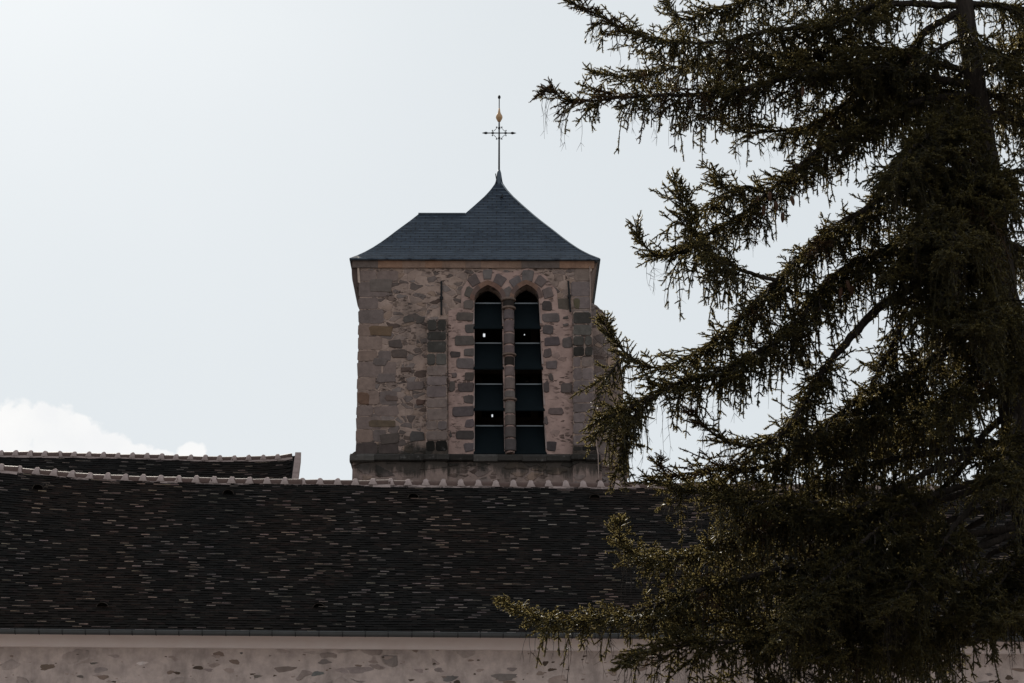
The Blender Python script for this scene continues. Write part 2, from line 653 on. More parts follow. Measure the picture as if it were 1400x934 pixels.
big = [(64, 912, 30, 11, (.10, .06, .035)), (137, 916, 26, 11, (.20, .16, .15)), (128, 907, 16, 4, (.06, .045, .035)), (194, 907, 22, 6, (.55, .48, .46)),
       (321, 905, 22, 9, (.13, .08, .055)), (389, 915, 44, 11, (.13, .09, .075)), (444, 905, 24, 9, (.15, .12, .11)), (434, 921, 25, 9, (.08, .085, .08)),
       (468, 917, 24, 10, (.22, .17, .16)), (490, 916, 52, 13, (.20, .155, .145)), (573, 917, 18, 7, (.24, .18, .17)), (600, 916, 20, 9, (.17, .13, .12)),
       (615, 928, 30, 12, (.11, .095, .09)), (690, 926, 50, 14, (.12, .095, .085)), (700, 915, 20, 7, (.17, .13, .12)), (738, 921, 16, 8, (.16, .11, .085)),
       (1352, 922, 14, 5, (.13, .10, .09)), (1363, 925, 10, 4, (.13, .10, .09)), (110, 925, 14, 5, (.07, .05, .04)), (330, 893, 6, 4, (.06, .045, .04)),
       (157, 897, 22, 6, (.24, .185, .17)), (240, 902, 12, 6, (.24, .18, .165)), (352, 925, 16, 6, (.10, .075, .06)), (285, 916, 18, 6, (.20, .15, .14))]
for (a, b, c_, d_, tn) in big:
    x, z = wall_px(a, b)
    tn = tuple(v * 1.05 + .075 for v in tn)
    blot(w, x, z, c_ / 90, d_ / 84, NW, tn, rs.uniform(.004, .012))
for _ in range(950):
    a = rs.uniform(-120, 1540)
    x, z = wall_px(a, 889 + rs.random() ** .8 * 160)
    sz = rs.choice([.02, .03, .03, .04, .05, .06, .09, .14])
    dk = rs.random()
    tn = (.09, .066, .052) if dk < .35 else ((.22, .165, .14) if dk < .7 else (.33, .265, .24))
    blot(w, x, z, sz * rs.uniform(1.0, 2.2), sz * rs.uniform(.5, .8), NW, tn, rs.uniform(.003, .009))
w.build('wall', [M_NAVE, M_STONE], nave)
# coved plaster cornice under the eave
zt = Z_EAVE - .05
zc0 = at(350, 887, NW)[2]
prof = [(NW + .02, zc0), (NW - .012, zc0), (NW - .03, zc0 + .012)]
for k in range(9):
    a = k / 8 * math.pi / 2
    prof.append((NW - .03 - .29 * (1 - math.cos(a)), zc0 + .03 + (zt - zc0 - .03) * math.sin(a)))
prof.append((NW + .02, zt))
c = MB()
c.prism(prof, NX0 + .28, NX1 - .28)
c.build('cornice', M_COVE, nave)


def tile_slope(mb, x0, x1, ze_f, zr_f, ye, yr, expo=.0815, tw=.172, pale=.14, seed=3, patch=None):
    """plain tiles, each its own little slab lapped over the row below; pale is the share with lighter lower edges"""
    rr = random.Random(seed)
    xm = (x0 + x1) / 2
    L = math.hypot(yr - ye, zr_f(xm) - ze_f(xm))
    rows = int(L / expo)
    for r in range(rows):
        off = (r % 2) * tw / 2 + rr.uniform(-.02, .02)
        n = int((x1 - x0) / tw)
        wob = rr.uniform(-.006, .006)
        for i in range(n):
            u0 = x0 + off + i * tw + rr.uniform(-.003, .003)
            u1 = u0 + tw - .004
            if u1 > x1:
                continue
            s0 = (r * expo + wob + rr.uniform(-.004, .004)) / L
            s1 = min((r * expo + expo * 1.5) / L, .998)
            lift = .022 + rr.uniform(-.004, .006)
            tilt = rr.uniform(-.0035, .0035)

            def P(u, s, h):
                z0, z1 = ze_f(u), zr_f(u)
                y, z = ye + (yr - ye) * s, z0 + (z1 - z0) * s
                ny, nzz = -(z1 - z0) / L * (1 if yr > ye else -1), abs(yr - ye) / L
                return (u, y + ny * h, z + nzz * h)
            v = [P(u0, s0, lift + tilt), P(u1, s0, lift - tilt), P(u1, s1, .006), P(u0, s1, .006),
                 P(u0, s0, lift - .016 + tilt), P(u1, s0, lift - .016 - tilt)]
            q = rr.random()
            b = rr.uniform(.7, 1.3)
            base = (.0088 * b, .0080 * b, .0076 * b)
            if q < .10:
                base = (.012 * b, .009 * b, .0085 * b)
            e = rr.random()
            if e < pale:
                hl = rr.uniform(.0, .003)
                v[0], v[1] = P(u0, s0, lift + hl + tilt), P(u1, s0, lift + hl - tilt)
            mb.add(v, [(0, 1, 2, 3), (4, 0, 3), (1, 5, 2)], 0, base)
            if e < pale:
                ec = rr.uniform(.22, .52)
                edge = (ec, ec * rr.uniform(.80, .92), ec * rr.uniform(.74, .90))
            elif e < pale + .25:
                ec = rr.uniform(.02, .06)
                edge = (ec, ec * .8, ec * .75)
            else:
                edge = (.003, .003, .003)  # remaining lips near black: the deep shadow under each row, painted in
            mb.add([v[4], v[5], v[1], v[0]], [(0, 1, 2, 3)], 0, edge)


rf = MB()
tile_slope(rf, NX0, NX1, lambda x: Z_EAVE + .004 * math.sin(x * .9), ridge_z, NE - .04, NR, seed=5)
xs = np.linspace(NX0, NX1, 60)
for a, b in zip(xs[:-1], xs[1:]):
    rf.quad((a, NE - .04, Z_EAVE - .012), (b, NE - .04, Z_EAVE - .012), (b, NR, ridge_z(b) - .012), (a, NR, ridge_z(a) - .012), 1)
    rf.quad((a, NR, ridge_z(a)), (b, NR, ridge_z(b)), (b, NB + .05, Z_EAVE), (a, NB + .05, Z_EAVE), 0, (.016, .013, .012))
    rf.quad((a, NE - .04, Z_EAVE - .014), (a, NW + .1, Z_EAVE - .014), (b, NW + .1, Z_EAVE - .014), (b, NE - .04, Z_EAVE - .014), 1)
nroof = rf.build('roof', [M_TILE, M_TILE_BED], nave)


def ridge_tile_mesh(L, r, seed, name='ridge_tile'):
    """half-round clay ridge tile with a pinched mortar collar over its left joint and a mortar bed below"""
    rr = random.Random(seed)
    mb = MB()
    ns = 10
    nl = 4
    vs, fs = [], []
    for i in range(nl + 1):
        x = L * i / nl
        for k in range(ns + 1):
            a = math.pi * k / ns
            q = r * (1 + .03 * math.sin(3.1 * x + seed)) * (.97 + .06 * i / nl)
            vs.append((x, -q * math.cos(a) * 1.12, q * math.sin(a) * 1.35 - .062))
    for i in range(nl):
        for k in range(ns):
            o = i * (ns + 1) + k
            fs.append((o, o + ns + 1, o + ns + 2, o + 1))
    mb.add(vs, fs, 0)
    # collar: wide at the foot, pinched to a small crest
    prof = [(-.052, 0), (-.042, .35), (-.028, .8), (-.018, 1.0), (.018, 1.0), (.028, .8), (.042, .35), (.052, 0)]
    vs, fs = [], []
    for (dx, hh) in prof:
        for k in range(ns + 1):
            a = math.pi * k / ns
            crest = max(0.0, math.sin(a)) ** 3
            q = r * 1.10 + rr.uniform(-.004, .004)
            wide = 1 + .7 * (1 - math.sin(a)) ** 2 * (1 if abs(dx) > .03 else .3)
            jx = rr.uniform(-.006, .006)
            vs.append((dx * wide + jx, -q * math.cos(a) * 1.14, q * math.sin(a) * 1.35 - .066 + rr.uniform(.024, .036) * crest * hh))
    for i in range(len(prof) - 1):
        for k in range(ns):
            o = i * (ns + 1) + k
            fs.append((o, o + ns + 1, o + ns + 2, o + 1))
    mb.add(vs, fs, 1)
    for s in (-1, 1):
        n = 6
        pts = []
        for i in range(n + 1):
            x = L * i / n
            j = rr.uniform(0, .016)
            pts.append([(x, s * (r * 1.08), -.066 + j), (x, s * (r * 1.32), -.105 - j), (x, s * (r * 1.5), -.165 - j)])
        for a, b in zip(pts[:-1], pts[1:]):
            for k in range(2):
                q4 = (a[k], b[k], b[k + 1], a[k + 1])
                if s > 0:
                    q4 = q4[::-1]
                mb.add(q4[::-1], [(0, 1, 2, 3)], 1)
    me = bpy.data.meshes.new(name)
    me.from_pydata(mb.v, [], mb.f)
    me.materials.append(M_RIDGE)
    me.materials.append(M_MORTAR)
    me.polygons.foreach_set('material_index', mb.m)
    me.polygons.foreach_set('use_smooth', [True] * len(mb.f))
    me.update()
    return me


def lay_ridge(xa, xb, step, zf, y, r, parent, seed):
    rr = random.Random(seed)
    meshes = [ridge_tile_mesh(step, r * rr.uniform(.92, 1.06), seed + k) for k in range(9)]
    inv = parent_world(parent).inverted()
    x = xa
    k = 0
    while x < xb - .18:
        o = bpy.data.objects.new('ridge_tile', meshes[rr.randrange(9)])
        COL.objects.link(o)
        o.parent = parent
        o.matrix_parent_inverse = inv
        sl = math.atan2(zf(x + step) - zf(x), step)
        o.location = (x, y + rr.uniform(-.006, .006), zf(x) + .005 + rr.uniform(-.006, .006))
        o.rotation_euler = (rr.uniform(-.05, .05), -sl + rr.uniform(-.022, .022), rr.uniform(-.02, .02))
        o.scale = (min(1.0, (xb - x) / step) if x + step > xb else 1, 1, 1)
        x += step
        k += 1
    return k


RSTEP = (at(873, 664, NR)[0] - at(5, 664, NR)[0]) / 36.0
x_first = at(26.5, 643, NR)[0]
x_first -= math.ceil((x_first - NX0) / RSTEP - 1) * RSTEP
print('ridge tiles', lay_ridge(x_first, NX1, RSTEP, ridge_z, NR, .092, nroof, 21), 'step', RSTEP)

# roof vent tiles: small half-round hoods
vm = MB()
hood, hood2 = [], []
for k in range(9):
    a = math.pi * k / 8
    hood.append((-.105 * math.cos(a), 0.0, .085 * math.sin(a)))
    hood2.append((-.105 * math.cos(a) * .8, .30, .01 * math.sin(a)))
vm.add(hood + hood2, [(k, k + 1, 9 + k + 1, 9 + k) for k in range(8)], 0, (.022, .018, .016))
rim = [(p[0] * 1.12, -.004, p[2] * 1.12) for p in hood]
vm.add(hood + rim, [(k, 9 + k, 9 + k + 1, k + 1) for k in range(8)], 0, (.085, .072, .066))
vm.add([(p[0], .10, p[2] * .9) for p in hood], [tuple(range(9))], 1, (.004, .004, .004))
first_vent = None
for (px, py) in [(52, 671), (312, 678), (565, 683), (813, 684), (140, 833), (436, 834)]:
    # where on the slope: bisect the row
    lo, hi = 0.0, 1.0
    for _ in range(30):
        s = (lo + hi) / 2
        y = NE + (NR - NE) * s
        q = at(px, py, y)
        z = Z_EAVE + (ridge_z(q[0]) - Z_EAVE) * s
        if q[2] > z:
            lo = s
        else:
            hi = s
    if first_vent is None:
        first_vent = vm.build('roof_vent', [M_TILE, M_TILE_BED], nroof)
        o = first_vent
    else:
        o = first_vent.copy()
        COL.objects.link(o)
    o.location = (q[0], y - .03, z + .035)
    o.rotation_euler = (math.atan2(ridge_z(q[0]) - Z_EAVE, NR - NE) * .72, 0, 0)

# half-round zinc gutter
gy, gz, gr = NE - .085, Z_EAVE - .018, .072
prof = []
for k in range(11):
    a = math.pi + math.pi * k / 10
    prof.append((gy + gr * math.cos(a), gz + gr * math.sin(a)))
for k in range(10, -1, -1):
    a = math.pi + math.pi * k / 10
    prof.append((gy + (gr - .006) * math.cos(a), gz + (gr - .006) * math.sin(a)))
gm = MB()
gm.prism(prof, NX0, NX1)
gm.tube([(NX0, gy - gr, gz + .004), (NX1, gy - gr, gz + .004)], .012, 8)
gutter = gm.build('gutter', M_ZINC, nave, smooth=False)
bm_ = MB()
pb = [(gy + (gr + .006) * math.cos(math.pi + math.pi * k / 8), gz + (gr + .006) * math.sin(math.pi + math.pi * k / 8)) for k in range(9)]
pb2 = [(gy + (gr + .001) * math.cos(math.pi + math.pi * k / 8), gz + (gr + .001) * math.sin(math.pi + math.pi * k / 8)) for k in range(8, -1, -1)]
bm_.prism(pb + pb2, -.007, .007)
bm_.box(-.014, .014, gy - gr - .018, gy - gr + .03, gz + .0165, gz + .024)
br0 = bm_.build('gutter_bracket', M_IRON, gutter)
xb = at(23, 868, NE)[0]
stp = at(531, 868, NE)[0] - at(499.5, 868, NE)[0]
xb -= stp * 4
br0.location.x = xb
while xb < NX1 - stp:
    xb += stp
    o = br0.copy()
    COL.objects.link(o)
    o.location.x = xb + random.uniform(-.01, .01)

# ------------------------------------------------------------------ second tiled roof behind on the left
BY = 49.0                                     # its ridge
bp = [(-330, 617), (-130, 619), (0, 621.5), (100, 622.5), (200, 625), (300, 628), (360, 627.5), (390, 626), (409, 622)]
_bx = np.array([at(a, b, BY)[0] for a, b in bp])
_bz = np.array([at(a, b, BY)[2] for a, b in bp])
BX0, BX1 = _bx[0], _bx[-1]
BE = BY - 3.4


def bridge_z(x):
    return float(np.interp(x, _bx, _bz))


def beave_z(x):
    return bridge_z(BX0) - 3.4 + .18 * max(0.0, (x - BX1 + 1.2) / 1.2) ** 2


barn = empty('tiled_building', ((BX0 + BX1) / 2, BY, 0),
             'farther tiled roof with a pale gable end rising behind the nave at the left', 'building')
bw = MB()
zb = beave_z(BX0) - .15
bw.box(BX0 + .3, BX1 - .06, BE + .35, BY + 3.05, -.3, zb)
for xe, x2 in ((BX0 + .3, BX0 + .8), (BX1 - .5, BX1 - .06)):
    zr = bridge_z(xe) - .1
    bw.add([(xe, BE + .35, zb), (xe, BY + 3.05, zb), (xe, BY, zr), (x2, BE + .35, zb), (x2, BY + 3.05, zb), (x2, BY, zr)],
           [(0, 1, 2), (3, 5, 4), (0, 2, 5, 3), (1, 4, 5, 2)])
bw.build('wall', M_NAVE, barn)
bf = MB()
tile_slope(bf, BX0, BX1 - .1, beave_z, bridge_z, BE, BY, expo=.10, tw=.19, pale=.15, seed=9)
xs = np.linspace(BX0, BX1 - .06, 30)
for a, b in zip(xs[:-1], xs[1:]):
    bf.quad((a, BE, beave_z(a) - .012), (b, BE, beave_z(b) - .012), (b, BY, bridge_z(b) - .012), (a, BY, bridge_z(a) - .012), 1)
    bf.quad((a, BY, bridge_z(a)), (b, BY, bridge_z(b)), (b, BY + 3.4, beave_z(b)), (a, BY + 3.4, beave_z(a)), 0, (.016, .013, .012))
broof = bf.build('roof', [M_TILE, M_TILE_BED], barn)
# mortar verge board along the right gable
vb = MB()
for k in range(14):
    s0, s1 = k / 14, (k + 1) / 14
    j = random.uniform(-.008, .008)

    def VP(s, dz, dx):
        return (BX1 + dx, BE + (BY - BE) * s, beave_z(BX1) + (bridge_z(BX1) - beave_z(BX1)) * s + dz)
    a = [VP(s0, .06 + j, -.10), VP(s1, .06 + j, -.10), VP(s1, .06 + j, .05), VP(s0, .06 + j, .05),
         VP(s0, -.20, -.10), VP(s1, -.20, -.10), VP(s1, -.20, .05), VP(s0, -.20, .05)]
    vb.add(a, [(0, 3, 2, 1), (0, 1, 5, 4), (2, 3, 7, 6), (0, 4, 7, 3), (1, 2, 6, 5), (4, 5, 6, 7)])
vb.build('verge', M_MORTAR, barn)
BSTEP = (at(380, 625, BY)[0] - at(22, 622, BY)[0]) / 18.0
xf = at(22, 622, BY)[0] - 17 * BSTEP
lay_ridge(xf, BX1 - .05, BSTEP, lambda x: bridge_z(x), BY, .095, broof, 40)

# ------------------------------------------------------------------ bell tower
TY = 44.6                                        # front face


def T(px, py):
    p = at(px, py, TY)
    return (p[0], p[2])


xl, xr = T(489.5, 480)[0], T(807, 480)[0]
z_corn = T(650, 357)[1]                          # top of the wall, under the slates
z_string = T(650, 629)[1]
xcl, xcr = T(478, 356)[0], T(820, 356)[0]        # roof eave ends
OV = .16                                          # front eave overhang
yf = TY - OV
ppm = 342.0 / (xcr - xcl)
D2 = 2 * 89.0 / ppm                               # depth of the lower hipped wing
xp = xcr - 277.0 / ppm                            # left eave of the pyramid part
DP = xcr - xp
print('tower x %.2f..%.2f z %.2f..%.2f px/m %.1f D2 %.2f DP %.2f' % (xl, xr, z_string, z_corn, ppm, D2, DP))
yb = yf + DP
TB = yb - .3                                      # back face
tower = empty('bell_tower', ((xl + xr) / 2, TY, 0),
              'square rubble stone bell tower with twin louvred lancets and a flared slate roof', 'bell tower')


def lancet(xa0, xa1, ys, yb_, xb0, xb1, ya, xa):
    """outline of a pointed opening in photo pixels, counter-clockwise from the lower left"""
    pts = [(xb0, yb_), (xb1, yb_), (xa1, ys)]
    n = 9
    for k in range(1, n):
        t = k / n
        cx, cy = xa1, ya + .34 * (ys - ya)
        pts.append(((1 - t) ** 2 * xa1 + 2 * t * (1 - t) * cx + t * t * xa, (1 - t) ** 2 * ys + 2 * t * (1 - t) * cy + t * t * ya))
    pts.append((xa, ya))
    for k in range(n - 1, 0, -1):
        t = k / n
        cx, cy = xa0, ya + .34 * (ys - ya)
        pts.append(((1 - t) ** 2 * xa0 + 2 * t * (1 - t) * cx + t * t * xa, (1 - t) ** 2 * ys + 2 * t * (1 - t) * cy + t * t * ya))
    pts.append((xa0, ys))
    return pts


LAN = [lancet(648.5, 686, 411, 621, 649, 689.5, 390.5, 667), lancet(702.5, 736.5, 410, 621, 705, 746, 390.5, 720)]
holes = [[T(*p) for p in l] for l in LAN]
z_base = -.3
# shell: front wall with the openings, sides, back, and the solid part under the wing
xm = xp + .25
outline = [(xm, z_base), (xr, z_base), (xr, z_corn), (xm, z_corn)]
wall_me = filled(outline, holes, TY, TY + .40)
sh = MB()
sh.addmesh(wall_me)
sh.box(xl, xm - .003, TY + .001, yf + D2 - .2, z_base, z_corn)                        # under the wing
sh.box(xr - .7, xr - .001, TY + .402, TB, z_base, z_corn)
sh.box(xm + .001, xm + .7, TY + .402, TB, z_base, z_corn)
# back wall with small openings that let a little sky through
bh = []


def sky_hole(px, py, w_, h_):
    d = ray(px, py)
    p = CAM + d * (TB / d[1])
    # smaller in x than z
    bh.append([(p[0] - w_ / 2, p[2] - h_ / 2), (p[0] + w_ / 2, p[2] - h_ / 2), (p[0] + w_ / 2, p[2] + h_ / 2), (p[0] - w_ / 2, p[2] + h_ / 2)])


for a in [(653, 459.5, .055, .13), (708, 459.5, .025, .07), (664, 569.5, .035, .10), (711.5, 524, .08, .035)]:
    sky_hole(*a)
bo = [(xm + .702, z_string - 1), (xr - .702, z_string - 1), (xr - .702, z_corn), (xm + .702, z_corn)]
back_me = filled(bo, bh, TB - .12, TB)
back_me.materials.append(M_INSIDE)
link('back_wall', back_me, tower)
fl = MB()
fl.box(xm + .703, xr - .703, TY + .402, TB - .122, z_string - .4, z_string - .05)
fl.build('belfry_floor', M_WOOD, tower)
tb = MB()
cx, cy = (T(668, 500)[0] + T(725, 500)[0]) / 2, TY + 2.0
for x in (cx - .75, cx + .62):
    tb.box(x - .09, x + .09, cy - .09, cy + .09, z_string - .04, z_corn - .1)
for z in (z_string + 1.3, z_string + 2.6):
    tb.box(xm + .71, xr - .71, cy - .32, cy - .12, z, z + .2)
tb.build('bell_frame', M_WOOD, tower)

# pink mortared panel round the twin window
pan = [(613, 626), (613, 425), (630, 421), (631, 396), (644, 376), (666, 368), (694, 374), (722, 368), (746, 379), (761, 400),
       (763, 424), (782, 427), (783, 626)]
pan_me = filled([T(*p) for p in pan], [[T(*p) for p in l] for l in LAN], TY - .022, TY - .002)
sh.addmesh(pan_me, 1)


def rough_rect(x0, y0, x1, y1, j=1.1, rr=random):
    """a hand-cut block outline in photo pixels -> wall metres"""
    xa, ya = min(x0, x1), min(y0, y1)
    xb_, yb2 = max(x0, x1), max(y0, y1)
    c = min(2.2, (yb2 - ya) * .2)
    pts = [(xa + c, ya), (xb_ - c, ya), (xb_, ya + c), (xb_, yb2 - c), (xb_ - c, yb2), (xa + c, yb2), (xa, yb2 - c), (xa, ya + c)]
    return [T(p[0] + rr.uniform(-j, j), p[1] + rr.uniform(-j, j)) for p in pts]


def zpx(x, y):       # coordinates read in the 3.335x enlargement at (600, 360)
    return 600 + x / 3.335, 360 + y / 3.335


def grey(lo=.07, hi=.15):
    b = random.uniform(lo, hi)
    return (b * random.uniform(1.05, 1.16), b * random.uniform(.9, .98), b * random.uniform(.87, .97))


jm = sh
LJ = [(115, 160, 170, 210), (80, 160, 225, 265), (122, 162, 278, 322), (75, 162, 333, 378), (112, 162, 388, 425), (82, 160, 437, 482),
      (118, 160, 497, 537), (87, 160, 545, 588), (115, 160, 602, 642), (62, 160, 655, 698), (120, 160, 712, 752), (80, 160, 765, 805),
      (115, 162, 818, 860), (52, 96, 404, 430), (46, 74, 540, 588), (60, 80, 500, 525), (50, 58, 765, 795)]
RJ = [(472, 515, 180, 222), (472, 548, 233, 273), (475, 520, 287, 330), (480, 550, 343, 385), (562, 605, 345, 395), (478, 515, 395, 435),
      (490, 540, 450, 490), (478, 500, 545, 598), (558, 606, 555, 598), (500, 566, 665, 697), (478, 496, 700, 740), (492, 535, 815, 862),
      (565, 590, 248, 262), (566, 588, 282, 292), (500, 520, 510, 540)]
for a in LJ + RJ:
    x0, y0 = zpx(a[0], a[2])
    x1, y1 = zpx(a[1], a[3])
    jm.stone(rough_rect(x0, y0, x1, y1, 1.0), TY - .022, random.uniform(.014, .026), 2, grey(.055, .125))
# voussoirs: dark wedges turned about each arch
for (cx_, cy_, lst) in [(667, 412, [(140, 135), (160, 80), (222, 55), (278, 80), (315, 138)]), (720, 412, [(350, 88), (405, 63), (465, 88), (497, 142)])]:
    for (a, b) in lst:
        px, py = zpx(a, b)
        ang = math.atan2(py - cy_, px - cx_)
        hw, hh = 7.6 + random.uniform(-.8, 1.2), 6.2 + random.uniform(-.5, 1.2)
        ca, sa = math.cos(ang), math.sin(ang)
        pts = []
        for (u, v) in [(-hh, -hw * .8), (-hh, hw * .8), (hh * .7, hw), (hh, hw * .7), (hh, -hw * .7), (hh * .7, -hw)]:
            u += random.uniform(-.7, .7)
            v += random.uniform(-.7, .7)
            pts.append(T(px + ca * u - sa * v, py + sa * u + ca * v))
        jm.stone(pts, TY - .022, .024, 2, grey(.085, .14))
# chamfered inner order round each arch and down the reveals
win_objs = []
for wi, l in enumerate(LAN):
    wd = MB()
    arch = l[2:]
    arch = arch + []
    n = len(arch)
    cxm = sum(p[0] for p in l[:3]) / 3
    for k in range(n - 1):
        a, b = arch[k], arch[k + 1]

        def off(p, r):
            dx, dy = p[0] - (l[0][0] + l[1][0]) / 2, p[1] - 416
            q = math.hypot(dx, dy)
            return (p[0] + dx / q * r, p[1] + dy / q * r)
        pin, pout = (T(*a), T(*b)), (T(*off(a, 6.2)), T(*off(b, 6.2)))
        tint = random.choice([(.20, .125, .095), (.17, .105, .085), (.22, .14, .105), (.14, .10, .09)]) if k % 4 == 0 else tint
        yy, y2 = TY - .06, TY + .05
        wd.add([(pin[0][0], y2, pin[0][1]), (pin[1][0], y2, pin[1][1]), (pin[1][0], yy + .02, pin[1][1]), (pin[0][0], yy + .02, pin[0][1]),
                (pout[0][0], yy, pout[0][1]), (pout[1][0], yy, pout[1][1]), (pout[1][0], TY, pout[1][1]), (pout[0][0], TY, pout[0][1])],
               [(0, 1, 2, 3), (3, 2, 5, 4), (4, 5, 6, 7)], 0, tint)
    win_objs.append(wd.build('belfry_window', M_STONE, tower))

# louvres: sloping slates with a flashing rail along the top edge
lrows = [(416, 448.5), (470.5, 504), (526.5, 560.5), (583.5, 620)]
for wi, (wo_, l) in enumerate(zip(win_objs, LAN)):
    for (yt, yb_) in lrows:
        def xat(i, y):
            (xb, _), (xs_, ys_) = (l[0], l[-1]) if i == 0 else (l[1], l[2])
            t = max(0, min(1, (y - ys_) / (621 - ys_)))
            return xs_ + (xb - xs_) * t
        yo, yi = TY - .045, TY + .30
        x0b, x1b = at(xat(0, yb_) - 1.5, yb_, TY)[0], at(xat(1, yb_) + 1.5, yb_, TY)[0]
        x0, x1 = at(xat(0, yt) + .2, yt, TY)[0], at(xat(1, yt) - .2, yt, TY)[0]
        zt_ = at(667, yt, yi)[2]
        zb_ = at(667, yb_, yo)[2]
        ym = TY + .002
        lv = MB()
        th = -.026
        A = [(x0b, yo, zb_), (x1b, yo, zb_), (x1, ym + .03, zb_ + (zt_ - zb_) * .24), (x1, yi, zt_), (x0, yi, zt_), (x0, ym + .03, zb_ + (zt_ - zb_) * .24)]
        lv.add(A + [(p[0], p[1] + .008, p[2] + th) for p in A],
               [(0, 1, 2, 3, 4, 5), (11, 10, 9, 8, 7, 6)] + [(i, 6 + i, 6 + (i + 1) % 6, (i + 1) % 6) for i in range(6)], 0)
        lv.box(x0 + .02, x1 - .02, yi - .03, yi + .02, zt_ - .002, zt_ + .026, 1)
        for (i, s_) in ((0, -1), (1, 1)):      # mortar fillets beside each louvre on the edge of the reveal
            e0, e1, e2 = yt - 3, yt + (yb_ - yt) * .5, yt + (yb_ - yt) * .86
            q = []
            for (yy, wd_) in ((e0, .4), (e1, 1.3), (e2, 2.6)):
                q.append((T(xat(i, yy), yy), T(xat(i, yy) + s_ * wd_, yy)))
            for k in range(2):
                (a0, b0), (a1, b1) = q[k], q[k + 1]
                lv.add([(a0[0], TY + .04, a0[1]), (a0[0], TY - .045, a0[1]), (b0[0], TY - .03, b0[1]),
                        (a1[0], TY + .04, a1[1]), (a1[0], TY - .05, a1[1]), (b1[0], TY - .03, b1[1])],
                       [(0, 1, 4, 3), (1, 2, 5, 4)], 2)
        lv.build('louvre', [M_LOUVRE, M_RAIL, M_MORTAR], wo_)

# the mullion between the lancets: a stack of drums with a capital and two rings
mu = MB()
drums = [(168, 178, 8.9), (178, 206, 7.6), (206, 216, 8.8), (221, 263, 7.0), (270, 322, 6.7), (330, 376, 7.2), (384, 418, 7.0), (419, 428, 8.6),
         (434, 472, 6.4), (479, 522, 6.6), (530, 582, 7.0), (590, 620, 6.9), (622, 632, 8.4), (638, 692, 6.6), (700, 746, 7.0), (753, 802, 7.2), (809, 862, 7.5)]
zprev = None
for (a, b, rpx) in drums:
    mid = (a + b) / 2
    cxp = 695.3 + 2.6 * (mid - 190) / 640
    p0 = at(cxp, 360 + b / 3.335, TY)
    p1 = at(cxp, 360 + a / 3.335, TY)
    r_ = (rpx if rpx < 8 else rpx + .9) / ppm
    h = p1[2] - p0[2]
    ring = (b - a) < 13
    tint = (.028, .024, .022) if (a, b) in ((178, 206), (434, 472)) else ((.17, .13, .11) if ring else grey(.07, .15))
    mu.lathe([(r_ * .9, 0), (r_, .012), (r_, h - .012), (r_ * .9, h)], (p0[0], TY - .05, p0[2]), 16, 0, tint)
pb0, pb1 = at(698, 621, TY), at(695.3, 409, TY)
mu.tube([(pb0[0], TY - .05, pb0[2]), (pb1[0], TY - .05, pb1[2])], 5.6 / ppm, 10, 1)
mu.build('window_mullion', [M_STONE, M_PANEL], tower)

# quoins and scattered dressed blocks of the front
qs = sh
y = 368.0
row = 0
while y < 618:
    h = random.uniform(15, 22)
    f_ = lambda yy: 490.8 - 4.6 * (yy - 390) / 230
    wq = (34 if row % 2 else 20) + random.uniform(-5, 9)
    y1 = min(y + h, 620)
    e0 = f_((y + y1) / 2)
    cols = [(.185, .146, .134), (.165, .134, .126), (.21, .157, .134), (.15, .124, .118), (.22, .168, .146)]
    cc = random.choice(cols)
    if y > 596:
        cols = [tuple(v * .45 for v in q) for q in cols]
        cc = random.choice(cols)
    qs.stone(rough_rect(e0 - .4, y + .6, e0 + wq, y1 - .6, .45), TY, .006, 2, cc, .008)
    x = e0 + wq + 1.5
    for _ in range(random.choice([0, 1, 1, 2])):
        w2 = random.uniform(14, 34)
        if x + w2 > 545:
            break
        qs.stone(rough_rect(x, y + 1, x + w2, y1 - 1, 1.1), TY, .004, 2, random.choice(cols), .014)
        x += w2 + 1.6
    y = y1
    row += 1
for (x0, y0, x1, y1, cc) in [(505, 444, 536, 457, (.14, .098, .066)), (490, 535, 505, 551, (.145, .092, .068)), (530, 464, 549, 474, (.09, .075, .07)),
                             (534, 476, 556, 488, (.10, .08, .072)), (505, 573, 541, 584, (.125, .095, .068)), (506, 380, 536, 398, (.14, .12, .11)),
                             (520, 592, 545, 606, (.09, .075, .068)), (569, 545, 581, 553, (.10, .065, .055)), (552, 432, 566, 440, (.09, .08, .075)),
                             (569, 432, 580, 442, (.085, .075, .07)), (527, 540, 545, 547, (.12, .09, .08)), (560, 590, 580, 603, (.085, .08, .078)),
                             (548, 500, 562, 508, (.11, .08, .07)), (515, 510, 541, 522, (.15, .125, .12)), (556, 520, 580, 532, (.14, .115, .11)),
                             (510, 488, 530, 498, (.13, .11, .105))]:
    qs.stone(rough_rect(x0, y0, x1, y1, 1.6), TY, random.uniform(.016, .022), 2, cc, .02)
y = 368.0
row = 0
while y < 436:
    h = random.uniform(15, 21)
    y1 = min(y + h, 438)
    x0 = (779 if row % 2 else 786) + random.uniform(-3, 3)
    qs.stone(rough_rect(x0, y + .5, 806.5, y1 - .5, .4), TY, .012, 2, random.choice([(.185, .15, .148), (.165, .138, .136), (.20, .16, .14)]), .012)
    y = y1
    row += 1
for (x0, y0, x1, y1, cc) in [(760, 410, 778, 426, (.10, .085, .072)), (784, 410, 793, 424, (.10, .09, .06))]:
    qs.stone(rough_rect(x0, y0, x1, y1, .6), TY, .018, 2, cc, .02)
sh.build('wall', [M_RUBBLE, M_PANEL, M_STONE], tower)


